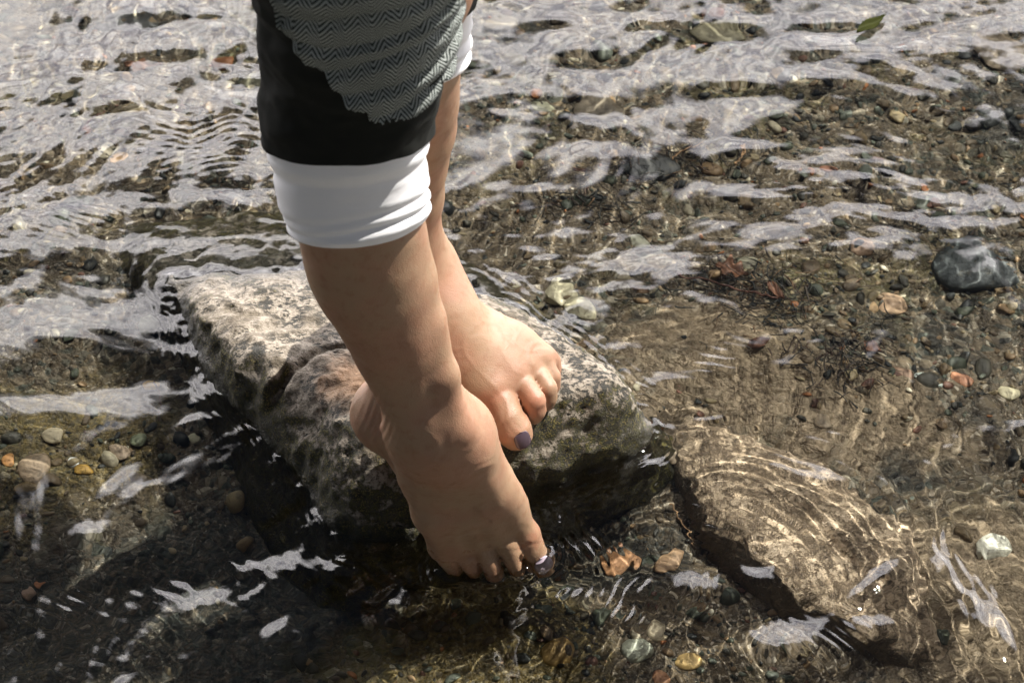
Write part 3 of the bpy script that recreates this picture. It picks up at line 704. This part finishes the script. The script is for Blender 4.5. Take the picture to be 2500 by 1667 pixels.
for a_ in [(1650, 150, 260, 100, .07), (1480, 260, 170, 60, .05), (1760, 250, 150, 50, .06), (1380, 340, 120, 40, .05), (1530, 610, 110, 70, .10), (1740, 440, 120, 34, .08), (1950, 480, 70, 26, .10),
           (2200, 510, 90, 28, .10), (1700, 335, 100, 26, .07), (1150, 130, 120, 60, .05), (150, 150, 220, 120, .05), (450, 230, 150, 60, .04), (400, 350, 150, 60, .05), (500, 450, 160, 50, .06),
           (300, 560, 140, 44, .08), (130, 740, 150, 60, .09), (120, 930, 140, 50, .10), (170, 470, 80, 40, .09), (430, 800, 60, 22, .10), (740, 1290, 95, 34, .13), (460, 1370, 90, 40, .13),
           (200, 1210, 60, 34, .12), (1850, 1470, 115, 60, .30), (1990, 1425, 60, 26, .26), (2275, 1410, 34, 80, .26), (2165, 1275, 20, 55, .24), (1310, 1225, 45, 55, .17), (1590, 1330, 70, 45, .15), (1500, 1060, 50, 24, .2), (560, 1290, 60, 20, .12), (640, 1440, 50, 40, .10), (1360, 690, 50, 40, .09), (1230, 430, 90, 22, .07), (1440, 790, 70, 26, .08), (1550, 860, 60, 30, .10), (1900, 1000, 60, 26, .12), (1330, 1360, 60, 20, .1), (1960, 40, 200, 40, .05),
           (1690, 70, 110, 46, -.15), (1350, 140, 110, 46, -.15), (1690, 205, 80, 36, -.16), (1380, 245, 95, 40, -.14), (1280, 60, 80, 34, -.14), (1500, 60, 70, 26, -.12), (1900, 60, 80, 30, -.12), (250, 250, 70, 30, -.13), (60, 130, 60, 26, -.12), (1880, 130, 90, 50, -.11), (2150, 300, 260, 200, -.06), (1610, 385, 120, 50, -.07),
           (330, 45, 120, 50, -.17), (200, 150, 80, 30, -.13), (400, 130, 90, 32, -.14), (100, 380, 180, 80, -.12), (130, 600, 190, 70, -.09), (330, 430, 90, 36, -.07), (560, 430, 90, 30, -.07), (600, 190, 60, 26, -.13), (480, 40, 60, 20, -.13), (150, 280, 160, 30, .06),
           (260, 850, 140, 40, -.07), (1260, 560, 110, 60, -.05), (2000, 700, 300, 120, -.04)]:
    Z += swell(*a_) * fade(.3)
def ripple(px, py, L, A, r0, wid, ax=1.0, ph=0.0, arc=None):
    c = P(px, py, 0); d = np.hypot((X - c[0]) / ax, Y - c[1]) + .0035 * fbm(p / .05, 2, 70)
    e = np.exp(-((d - r0) / wid) ** 2)
    if arc is not None:
        a = np.arctan2(Y - c[1], X - c[0]); da = np.angle(np.exp(1j * (a - arc[0]))); e = e * np.exp(-(da / arc[1]) ** 2)
    e = e * np.clip(.55 + .8 * fbm(p / .05, 2, 71), 0, 1.4)
    return A * e * np.sin(d * 2 * math.pi / L + ph)
def train(px, py, rx, ry, L, A, ang, sd):   # a patch of short parallel ripples
    c = P(px, py, 0); dx, dy = X - c[0], Y - c[1]; e = np.exp(-(dx / rx) ** 2 - (dy / ry) ** 2) * np.clip(.5 + 1.0 * fbm(p / .04, 2, sd), 0, 1.5)
    a = math.radians(ang); return A * e * np.sin((dx * math.cos(a) + dy * math.sin(a) + .006 * fbm(p / .045, 2, sd + 1)) * 2 * math.pi / L)
# rings spreading from the eddy over the slab
Z += ripple(1850, 1340, .0085, .00022, .035, .016, arc=(.2, 1.6))
Z += ripple(1850, 1340, .0120, .00026, .115, .035, arc=(.9, 1.1))
Z += ripple(1850, 1340, .0100, .00026, .0, .016)
Z += ripple(1300, 1380, .0075, .00030, .035, .018, arc=(.2, 1.0))                        # wavelets off the big toe
Z += ripple(1180, 1410, .0080, .00016, .03, .03, arc=(-1.6, 1.2))
Z += ripple(1180, 1410, .0120, .00018, .12, .05, arc=(-2.3, .7))
Z += ripple(1600, 1110, .0085, .00030, .012, .014)
Z += train(480, 300, .10, .07, .0110, .00022, 70, 200) + train(560, 360, .08, .05, .0085, .00016, 110, 203) + train(170, 500, .035, .03, .0080, .00030, 60, 206)
Z += train(1600, 1450, .050, .030, .0085, .00050, -25, 209) + train(1370, 1310, .045, .04, .0085, .00075, 25, 212) + train(1300, 1290, .022, .03, .0065, .0004, -10, 233) + train(1740, 1280, .03, .02, .0075, .0004, 60, 221) + train(2400, 1480, .05, .06, .0120, .00045, 15, 215) + train(2290, 1350, .03, .05, .0095, .0006, 8, 224) + train(500, 1440, .06, .03, .011, .0005, 50, 227) + train(790, 1370, .05, .02, .010, .0005, 40, 230) + train(200, 1450, .06, .05, .011, .0003, 60, 236) + train(2050, 1520, .05, .03, .008, .0004, 35, 239) + train(1720, 900, .03, .03, .009, .0002, 70, 218)
# a steep little standing wave where water spills round the slab
def spill(px, py, rx, ry, h, turn=0.0):
    c = P(px, py, 0); dx, dy = X - c[0], Y - c[1]; ct, st = math.cos(turn), math.sin(turn); a, b_ = dx * ct + dy * st, -dx * st + dy * ct
    return h * np.exp(-(a / rx) ** 2 - (b_ / ry) ** 2)
Z += spill(1950, 1560, .030, .018, .0035, .5) + spill(2120, 1440, .035, .006, .0022, .75) - spill(1850, 1370, .012, .010, .003)
Z += spill(2060, 1250, .05, .035, .0015)
# meniscus: the sheet climbs a little where it touches the boulder
nearm = (X > -.36) & (X < .2) & (Y > -.28) & (Y < .22)
D = main_rock.f(X[nearm], Y[nearm], np.zeros(nearm.sum()))
wob = .6 + .8 * np.clip(fbm(p[nearm] / .02, 2, 72), -1, 1)
Z[nearm] += .0022 * np.exp(-np.clip(D, 0, 1) / .0028) * wob + .00022 * np.exp(-(D / .02) ** 2) * np.sin(D * 2 * math.pi / .0065)
from_f = B.F[:, :, int(np.argmin(np.abs(B.ax[2])))].astype(float)                        # and where it touches the toes
ft = (X > -.16) & (X < .05) & (Y > -.28) & (Y < -.12)
i_ = np.clip(np.searchsorted(B.ax[0], X[ft]), 1, len(B.ax[0]) - 1); j_ = np.clip(np.searchsorted(B.ax[1], Y[ft]), 1, len(B.ax[1]) - 1)
D = from_f[i_, j_]; Z[ft] += (.0034 * np.exp(-np.clip(D, 0, 1) / .003) * (.7 + .6 * np.clip(fbm(p[ft] / .012, 2, 74), -1, 1)) + .0004 * np.exp(-(D / .022) ** 2) * np.sin(D * 2 * math.pi / .0065)) * np.clip((.055 - D) / .01, 0, 1)
m = bpy.data.materials.new('clear_water'); m.use_nodes = True; t = m.node_tree; t.nodes.clear(); T = NT(t)
out = T.n('ShaderNodeOutputMaterial'); mx = T.n('ShaderNodeMixShader')
fr = T.n('ShaderNodeFresnel', {'IOR': 1.45})
rf = T.n('ShaderNodeBsdfRefraction', {'Roughness': 0.0, 'IOR': 1.33, 'Color': (.96, .98, .97)}); gl = T.n('ShaderNodeBsdfGlossy', {'Roughness': 0.012})
t.links.new(fr.outputs[0], mx.inputs[0]); t.links.new(rf.outputs[0], mx.inputs[1]); t.links.new(gl.outputs[0], mx.inputs[2]); t.links.new(mx.outputs[0], out.inputs[0])
water = mesh_obj('water', np.stack([X, Y, Z], -1).reshape(-1, 3), F, m); tag(water, kind='structure'); water.cycles.is_caustics_caster = True

# ------------------------------------------------------------------ clothes
def tube_fn(nodes):                      # nodes ordered by rising z: centre and radius at a height
    z = np.array([n[0][2] for n in nodes]); c = np.array([n[0] for n in nodes]); r = np.array([n[1] for n in nodes])
    o = np.argsort(z); z, c, r = z[o], c[o], r[o]
    return lambda h: (np.stack([np.interp(h, z, c[:, 0]), np.interp(h, z, c[:, 1])], -1), np.interp(h, z, r))
def garment(name, fn, th, zlow, zhigh, nh, mat, radial, thick=.0025, label=None, closed=True, grade=1.0):
    n = len(th); s = np.linspace(0, 1, nh) ** grade
    Z = zlow[None] + (zhigh[None] - zlow[None]) * s[:, None]; c, R = fn(Z)
    R = R + radial(th[None] + 0 * Z, Z, Z - zlow[None])
    e = np.clip((Z - zlow[None]) / .0016, 0, 1); R = R - .0011 * (1 - np.sqrt(np.clip(1 - (1 - e) ** 2, 0, 1)))   # soft rounded edge
    O = np.stack([c[..., 0] + R * np.sin(th), c[..., 1] - R * np.cos(th), Z], -1)
    Ri = R - thick; I = np.stack([c[..., 0] + Ri * np.sin(th), c[..., 1] - Ri * np.cos(th), Z + .0006], -1)
    V = np.concatenate([O.reshape(-1, 3), I.reshape(-1, 3)]); i = np.arange(nh * n).reshape(nh, n); k = nh * n
    if closed: i2 = np.concatenate([i, i[:, :1]], 1)
    else: i2 = i
    A = lambda a, b, c_, d: np.stack([a, b, c_, d], -1).reshape(-1, 4)
    F = [A(i2[:-1, :-1], i2[:-1, 1:], i2[1:, 1:], i2[1:, :-1]), A(i2[:-1, :-1], i2[1:, :-1], i2[1:, 1:], i2[:-1, 1:]) + k,
         A(i2[0, :-1], i2[0, :-1] + k, i2[0, 1:] + k, i2[0, 1:]), A(i2[-1, 1:], i2[-1, 1:] + k, i2[-1, :-1] + k, i2[-1, :-1])]
    if not closed: F += [A(i[:-1, 0], i[1:, 0], i[1:, 0] + k, i[:-1, 0] + k), A(i[1:, -1], i[:-1, -1], i[:-1, -1] + k, i[1:, -1] + k)]
    arc = np.concatenate([Z[:1] * 0, np.cumsum(np.linalg.norm(np.diff(O, axis=0), axis=2), 0)]) + Z[:1] if not closed else Z
    uv = np.stack([np.broadcast_to(th[None] * .046, Z.shape), arc], -1).reshape(-1, 2); uv = np.concatenate([uv, uv])
    o = mesh_obj(name, V, np.concatenate(F), mat, person, uv=uv); receives(o)
    if label: tag(o, label)
    return o
TH = np.linspace(-math.pi, math.pi, 320, endpoint=False)
m, T, b = material('white_jersey'); o_ = T.coord('UV')
kn = T.noise(T.vmul(o_, (900, 3000, 1)), 1.0, 2, .5); sl_ = T.noise(T.vmul(o_, (60, 900, 1)), 1.0, 3, .6)
T.set(b.inputs['Base Color'], T.mix(T.m('MULTIPLY', sl_, .5), (.95, .94, .94), (.86, .85, .86))); b.inputs['Roughness'].default_value = .9
b.inputs['Sheen Weight'].default_value = .2
T.set(b.inputs['Normal'], T.bump(T.m('ADD', T.m('MULTIPLY', kn, .6), sl_), .35, .0006)); white = m
m, T, b = material('black_cotton'); o_ = T.coord('UV'); fz = T.noise(T.vmul(o_, (1800, 1800, 1)), 1.0, 3, .6)
T.set(b.inputs['Base Color'], T.mix(fz, (.010, .011, .009), (.016, .017, .014))); b.inputs['Roughness'].default_value = .95
b.inputs['Specular IOR Level'].default_value = .2; T.set(b.inputs['Normal'], T.bump(fz, .4, .0006)); black = m
m, T, b = material('herringbone_tweed'); o_ = T.coord('UV')
wob = T.vmul(T.noise(T.vmul(o_, (120, 120, 1)), 1.0, 2, .5, out=1), (.0006, .0006, 0)); s = T.n('ShaderNodeSeparateXYZ', {0: T.vadd(o_, wob)})
u, v = s.outputs[0], s.outputs[1]
CW = .0098; saw = T.m('ABSOLUTE', T.m('SUBTRACT', T.m('FRACT', T.m('DIVIDE', u, CW)), .5))       # 0..0.5 triangle across a chevron
ph = T.m('ADD', T.m('DIVIDE', v, .0032), T.m('MULTIPLY', saw, 5.6))
stripe = T.m('ABSOLUTE', T.m('SUBTRACT', T.m('FRACT', ph), .5))
fuzz = T.noise(T.vmul(o_, (2600, 2600, 1)), 1.0, 3, .7); pat = T.noise(T.vmul(o_, (45, 60, 1)), 1.0, 3, .6)
msk = T.ss(T.m('ADD', stripe, T.m('MULTIPLY', T.m('SUBTRACT', fuzz, .5), .42)), .14, .36)
col = T.mix(msk, (.026, .034, .028), T.mix(pat, (.26, .285, .265), (.58, .61, .58)))
T.set(b.inputs['Base Color'], col); b.inputs['Roughness'].default_value = 1.0; b.inputs['Specular IOR Level'].default_value = .1
T.set(b.inputs['Normal'], T.bump(T.m('ADD', msk, fuzz), .6, .0009)); tweed = m

nearleg = [N(886, 560, .306, 174), N(874, 520, .318, 180), N(862, 470, .333, 191), N(856, 420, .346, 196), N(852, 370, .359, 199), N(850, 307, .376, 205), N(856, 228, .398, 212), N(868, 140, .422, 219), N(872, 60, .446, 229), N(872, 0, .462, 234)]
nearleg += [(kneeR + (0, .0, .02), .068), (kneeR * .45 + hipR * .55, .086), (hipR, .100)]
fR = tube_fn(nearleg)
wr = lambda t, z, s_=0: fbm(np.stack([np.sin(t) * 1.2, np.cos(t) * 1.2, z / .035], -1), 3, 80 + s_)
def cuff_rad(t, z, h):
    r_ = -.0016 + .0006 * wr(t, z)
    a = .35 + .65 * np.clip(np.sin(t - .15), 0, 1) + .15 * np.cos(t)
    hh = h - .004 * np.sin(t * 1.5 + .6)
    r_ += .0016 * np.exp(-((hh - .0035) / .0032) ** 2) - .0011 * a * np.exp(-((hh - .0085) / .0018) ** 2) + .0012 * a * np.exp(-((hh - .012) / .0022) ** 2) - .0009 * a * np.exp(-((hh - .0165) / .002) ** 2)
    r_ += .0007 * a * np.exp(-((hh - .021) / .003) ** 2) + .0012 * np.exp(-((h - .046 - .004 * np.cos(t)) / .005) ** 2) - .001 * np.exp(-((h - .037 - .004 * np.cos(t)) / .004) ** 2)
    return r_
zl = .3150 + .0125 * np.cos(TH) - .0030 * -np.sin(TH)
garment('trouser_cuff', fR, TH, zl, zl * 0 + .395, 90, white, cuff_rad, label='white rolled cuff of the nearer trouser leg')
def blk_rad(t, z, h):
    return .0010 + .0022 * wr(t, z, 3) + .0016 * fbm(np.stack([np.sin(t), z / .022, np.cos(t)], -1), 2, 91, ridge=True) * np.clip(h / .03, 0, 1) + .0010 * np.exp(-(h / .006) ** 2)
zb_ = .3685 + .0175 * np.cos(TH) + .0015 * np.sin(TH) + .0012 * np.sin(3 * TH + 1)
garment('trouser_leg', fR, TH, zb_, zb_ * 0 + .93, 240, black, blk_rad, label='black rolled trouser leg, nearer one', grade=1.6)
# herringbone panel with a stepped hem
bx_ = [(560, -160), (640, -60), (666, 0), (683, 60), (698, 70), (712, 104), (741, 140), (744, 168), (774, 176), (800, 196), (809, 216), (830, 236), (845, 262), (872, 272), (896, 276), (903, 300), (930, 302), (952, 294), (985, 290), (1006, 284), (1040, 262), (1062, 240), (1080, 200), (1130, 185)]
bx_ = np.array(bx_, float)
def pan_rad(t, z, h):
    f = (z - .010 * np.sin(t + .3)) / .0185 + .25 * wr(t, z, 5); saw_ = f - np.floor(f)
    return .0036 + .0019 * (1 + np.cos(6.283 * saw_ - 1.1 - .6 * np.sin(6.283 * saw_))) + .0022 * wr(t, z, 7)
thp = np.linspace(-1.25, 2.6, 420); zz_ = np.linspace(.34, .60, 500); low = np.full(len(thp), np.nan)
for j, t_ in enumerate(thp):
    c_, R_ = fR(zz_); R_ = R_ + .005
    px_2, py_2 = proj(np.stack([c_[:, 0] + R_ * math.sin(t_), c_[:, 1] - R_ * math.cos(t_), zz_], -1))
    if t_ > 1.25: low[j] = low[j - 1] + .00012; continue
    ok = py_2 < np.interp(px_2, bx_[:, 0], bx_[:, 1])
    k_ = np.flatnonzero(~ok); low[j] = zz_[min(k_[-1] + 1, 499)] if len(k_) else zz_[0]
low = low + .0006 * np.sin(thp * 90)
garment('herringbone_panel', fR, thp, low, low * 0 + .62, 190, tweed, pan_rad, thick=.002, label='grey herringbone tweed layer with a stepped hem', closed=False)

farleg = [N(984, 230, .318, 148), N(985, 182, .338, 152), N(987, 120, .360, 158), N(988, 60, .380, 163), N(988, 0, .402, 168), N(985, -60, .445, 172), (kneeL + (0, 0, .02), .068), (kneeL * .45 + hipL * .55, .086), (hipL, .100)]
fL = tube_fn(farleg)
def cuffL_rad(t, z, h):
    a = .8; return .0008 * wr(t, z, 9) + .0020 * np.exp(-((h - .004) / .0035) ** 2) - .0012 * np.exp(-((h - .0105) / .002) ** 2) + .0018 * np.exp(-((h - .016) / .003) ** 2) - .001 * np.exp(-((h - .023) / .003) ** 2) + .0008 * np.exp(-((h - .03) / .004) ** 2)
zl = .348 + .010 * np.cos(TH) + .0015 * np.sin(TH)
garment('trouser_cuff', fL, TH, zl, zl * 0 + .43, 90, white, cuffL_rad, label='white rolled cuff of the farther trouser leg')
zb_ = .392 + .012 * np.cos(TH) + .012 * np.sin(TH)
garment('trouser_leg', fL, TH, zb_, zb_ * 0 + .93, 200, black, lambda t, z, h: .0018 + .0012 * wr(t, z, 11), label='black trouser leg, farther one', grade=1.6)

def soft(name, lo, hi, h, build, mat):
    G = Field(*[np.arange(lo[k], hi[k], h) for k in range(3)]); build(G); V_, F_ = G.mesh()
    V_ = relax(V_.astype(float), F_, 4); return mesh_obj(name, V_, F_, mat, person)
def hips(G): G.chain([(hipR + (.02, 0, .03), .100), (hipL + (-.02, 0, .03), .100)], .04); G.chain([(hipR + (0, 0, -.08), .098), (hipR + (.02, 0, .03), .100)], .03); G.chain([(hipL + (0, 0, -.08), .098), (hipL + (-.02, 0, .03), .100)], .03)
soft('trouser_seat', (-.35, -.25, .75), (.25, .25, 1.15), .008, hips, black)
m, T, b = material('grey_knit'); b.inputs['Base Color'].default_value = (.16, .17, .17, 1); b.inputs['Roughness'].default_value = .95
def top_(G):
    G.chain([(pel + (0, 0, .02), .118), (pel + (0, 0, .2), .102), (chest, .118)], .06); G.chain([(shR, .054), (chest + (0, 0, .06), .066), (shL, .054)], .04)
    for sg, s_ in ((-1, shR), (1, shL)): G.chain([(s_, .055), (s_ + (sg * .06, 0, -.27), .046), (s_ + (sg * .03, -.10, -.45), .036)], .02)
soft('jumper', (-.48, -.32, .9), (.38, .25, 1.6), .01, top_, m)
m, T, b = material('brown_hair'); b.inputs['Base Color'].default_value = (.05, .03, .018, 1); b.inputs['Roughness'].default_value = .5
def hair(G): G.ball(hd + (0, .014, .014), .086, .01); G.cone(hd + (0, .05, -.02), hd + (0, .07, -.20), .06, .04, .03); G.cone(hd + (0, -.11, -.05), hd + (0, -.10, -.04), .062, .062, .01, sub=True)
soft('hair', hd - .28, hd + .2, .008, hair, m)

# drops of water clinging to the wet foot and shin
m = bpy.data.materials.new('water_drop'); m.use_nodes = True; t = m.node_tree; t.nodes.clear(); T = NT(t)
out = T.n('ShaderNodeOutputMaterial'); mx = T.n('ShaderNodeMixShader'); fr = T.n('ShaderNodeFresnel', {'IOR': 1.33}); tr = T.n('ShaderNodeBsdfTransparent'); gl = T.n('ShaderNodeBsdfGlossy', {'Roughness': 0.06})
t.links.new(fr.outputs[0], mx.inputs[0]); t.links.new(tr.outputs[0], mx.inputs[1]); t.links.new(gl.outputs[0], mx.inputs[2]); t.links.new(mx.outputs[0], out.inputs[0])
spots = [(1063, 938, 3.4, 'water drop low on the shin near its lit edge, above the ankle'), (1012, 936, 3.0, 'water drop low on the shaded side of the shin'), (1050, 862, 2.6, 'small water drop on the lit edge of the shin halfway to the cuff'),
         (1199, 1277, 4.6, 'large water drop on the dipping foot behind the second toe'), (1164, 1316, 4.4, 'water drop on the dipping foot at the root of the middle toe'), (1198, 1338, 4.6, 'water drop on top of the middle toe in the water'),
         (1233, 1318, 3.2, 'water drop at the root of the second toe beside the big toe'), (1034, 1195, 3.2, 'water drop near the outer edge of the dipping foot')]
nearv = BV[:, 2] < .345
for k, (sx, sy, sr, lab_) in enumerate(spots):
    mk = nearv & (np.hypot(ppx - sx, ppy - sy) < 8)
    if not mk.any(): continue
    i_ = np.flatnonzero(mk); j = i_[np.argmin((BV[i_] - CAM) @ FWD)]; nn = nrm[j]; r_ = sr / FP * 1.25
    a_ = np.cross(nn, (0.3, .1, 1)); a_ /= np.linalg.norm(a_); b2 = np.cross(nn, a_)
    v_ = ICO2 * (1, 1.2, .62) * r_ * 1.1 ; v_ = v_ @ np.array([a_, b2, nn])
    o = mesh_obj('water_drop', v_, ICOF2, m); o.location = BV[j] + nn * r_ * .1
    tag(o, lab_, 'drop', 'water drops on the nearer leg')

# unseen tweed coat skirt round both thighs, added wide to shade the lower left
cz = np.array([.60, .80, .98, 1.20]); ccx = np.array([-.085, -.075, -.06, -.06]); cr_ = np.array([.205, .185, .160, .128])
garment('shade_coat_skirt', lambda h: (np.stack([np.interp(h, cz, ccx), 0 * h - .03], -1), np.interp(h, cz, cr_)), TH, 0 * TH + .60 + .01 * np.sin(2 * TH), 0 * TH + 1.18, 60, tweed,
        lambda t, z, h: .010 * np.sin(t * 9 + 1) * np.clip(1 - h / .6, 0, 1), label='unseen grey tweed coat skirt above the knees, added to cast shade')

# ------------------------------------------------------------------ leaves, twigs and plant debris
m, T, b = material('dead_leaf'); o_ = T.coord(); n_a = T.noise(o_, 90, 4, .6)
T.set(b.inputs['Base Color'], T.mix(n_a, (.06, .025, .012), (.19, .08, .035))); b.inputs['Roughness'].default_value = .6; leafm = m
m, T, b = material('green_leaf'); o_ = T.coord(); n_a = T.noise(o_, 120, 4, .6)
T.set(b.inputs['Base Color'], T.mix(n_a, (.012, .016, .004), (.05, .055, .010))); b.inputs['Roughness'].default_value = .9; b.inputs['Specular IOR Level'].default_value = .1; greenm = m
m, T, b = material('wet_twig'); b.inputs['Base Color'].default_value = (.11, .045, .025, 1); b.inputs['Roughness'].default_value = .5; twigm = m
m, T, b = material('pale_twig'); b.inputs['Base Color'].default_value = (.40, .24, .12, 1); b.inputs['Roughness'].default_value = .6; ptwigm = m
def leaf(name, c, L, Wd, rot, mat, seed, lobes=0, curl=.25, tilt=(0, 0)):
    nu, nv = 22, 8; V = []
    for lay in (0, 1):
        for i in range(nu + 1):
            u = i / nu; w = Wd * (math.sin(math.pi * min(1, u * 1.02)) ** .8) * (1 - .35 * u) * (1 + (lobes and .45 * math.cos(u * lobes * 6.28)))
            for j in range(nv + 1):
                v = j / nv * 2 - 1; V.append(((u - .5) * L, v * w, curl * (v * w) ** 2 / Wd + curl * .6 * (u - .5) ** 2 * L + .0010 * math.sin(v * 5 + u * 9 + seed) - .0006 * (1 - lay)))
    V = np.array(V); a = rot; V = V @ euler(tilt[0], tilt[1], a); k = (nu + 1) * (nv + 1); n1 = nv + 1; F = []
    for i in range(nu):
        for j in range(nv): q_ = i * n1 + j; F += [[k + q_, k + q_ + 1, k + q_ + n1 + 1, k + q_ + n1], [q_ + n1, q_ + n1 + 1, q_ + 1, q_]]
        q_ = i * n1; F += [[q_ + n1, q_, k + q_, k + q_ + n1]]; q_ += nv; F += [[q_, q_ + n1, k + q_ + n1, k + q_]]
    o = mesh_obj(name, V, np.array(F), mat); o.location = c; return o
def on_bed(px, py, up=.006): c = Q(px, py, -.08); c = Q(px, py, float(bed_z(c[0], c[1]))); return c + (0, 0, up)
LEAVES = [(1790, 665, .040, .016, .4, 3, 'rust brown lobed leaf lying on the bed right of the large reflection'), (1895, 715, .030, .009, 1.1, 0, 'narrow reddish leaf below the dark debris at right'),
          (1850, 850, .030, .010, -.4, 0, 'brown curled leaf beside the silt at right'), (1420, 425, .020, .005, .2, 0, 'small orange sliver of leaf on the black green stone'),
          (345, 165, .050, .014, .2, 2, 'pinkish brown leaf under the reflection at upper left'), (2130, 860, .024, .010, .8, 0, 'dark red leaf near the pale pebbles at right')]
for k_, (px, py, L, w, rot, lb, lab) in enumerate(LEAVES):
    o = leaf('dead_leaf', on_bed(px, py, .008), L * .72, w * .7, rot, leafm, k_, lb); tag(o, lab, 'leaf', 'dead leaves on the bed'); receives(o)
fc = P(2125, 68, 0); o = leaf('floating_leaf', fc + (0, 0, .0045), .042, .0075, -.75, greenm, 5, 0, .12); tag(o, 'dark green pointed leaf floating among the reflections at the upper right', 'leaf'); receives(o)
def tube(pts, r0, r1, seg=7):
    pts = np.asarray(pts, float); V, F = [], []
    for i, p_ in enumerate(pts):
        d = pts[min(i + 1, len(pts) - 1)] - pts[max(i - 1, 0)]; d /= np.linalg.norm(d); a = np.cross(d, (0, 0, 1.0)); a /= np.linalg.norm(a); b2 = np.cross(d, a); r_ = r0 + (r1 - r0) * i / (len(pts) - 1)
        for s_ in range(seg): t_ = 2 * math.pi * s_ / seg; V.append(p_ + r_ * (a * math.cos(t_) + b2 * math.sin(t_)))
    for i in range(len(pts) - 1):
        for s_ in range(seg): q_ = i * seg + s_; w_ = i * seg + (s_ + 1) % seg; F.append([q_, w_, w_ + seg, q_ + seg])
    return np.array(V), np.array(F)
def path(pxs, up, n, seed):
    r = np.random.default_rng(seed); K = np.array([on_bed(a, b_, up) for a, b_ in pxs]); t = np.linspace(0, len(K) - 1, n)
    return np.stack([np.interp(t, range(len(K)), K[:, k]) for k in range(3)], 1) + r.normal(0, .0007, (n, 3))
TW = [([(210, 345), (230, 300), (255, 270)], .0022, .0011, twigm, 'red brown twig slanting up from the bed at upper left'), ([(380, 945), (398, 985), (388, 1040)], .0007, .0004, twigm, 'thin dark stalk bent over the algae left of the boulder'),
      ([(1640, 400), (1665, 380), (1700, 370), (1720, 362)], .0010, .0006, ptwigm, 'pale forked twig right of the black green stone'), ([(1790, 405), (1800, 390), (1812, 380)], .0011, .0007, ptwigm, 'short pale stick on the debris at upper right'),
      ([(1650, 690), (1740, 700), (1830, 720), (1900, 735)], .0010, .0008, twigm, 'long thin dark stick lying across the debris right of centre'), ([(1640, 1240), (1665, 1280), (1690, 1330)], .0005, .0004, ptwigm, 'hair thin pale root in the dark gap beside the slab')]
for k_, (pp, r0, r1, mt, lab) in enumerate(TW):
    V, F = tube(path(pp, .010, 16, k_), r0, r1); o = mesh_obj('twig', V, F, mt); tag(o, lab, 'twig', 'twigs on the bed'); receives(o)
r = np.random.default_rng(5); VV, FF, CC = [], [], []; off = 0
for px, py, rx, ry, n in [(1580, 400, 130, 45, 130), (1800, 690, 170, 60, 170), (2060, 860, 110, 80, 150), (1880, 760, 120, 60, 90), (1430, 500, 120, 50, 90), (1750, 370, 120, 40, 90), (2250, 560, 120, 60, 70), (600, 470, 70, 30, 30), (260, 340, 90, 40, 40)]:
    for _ in range(n):
        a, b_ = px + r.normal(0, rx * .6), py + r.normal(0, ry * .6); c = on_bed(a, b_, r.uniform(.002, .010)); th_ = r.uniform(0, 6.28); L = r.uniform(.006, .022)
        t_ = np.linspace(-.5, .5, 6); bend = r.normal(0, .35)
        pts = c + np.stack([L * (t_ * math.cos(th_) - bend * t_ ** 2 * math.sin(th_)), L * (t_ * math.sin(th_) + bend * t_ ** 2 * math.cos(th_)), L * r.normal(0, .15) * t_], 1)
        V, F = tube(pts, r.uniform(.0003, .0011), .0003, 4); VV.append(V); FF.append(F + off); off += len(V)
        c_ = np.array([(.02, .02, .015), (.035, .025, .016), (.06, .035, .02), (.17, .10, .05)][r.choice(4, p=(.45, .3, .17, .08))]); CC.append(np.tile(c_, (len(V), 1)))
o = mesh_obj('plant_debris', np.concatenate(VV), np.concatenate(FF), stone_mat('debris_fibre')); vcolor(o, 'tint', np.concatenate(CC)); receives(o)
tag(o, 'dark drifts of rotted stalks and leaf scraps between the pebbles', 'debris', kind='stuff')
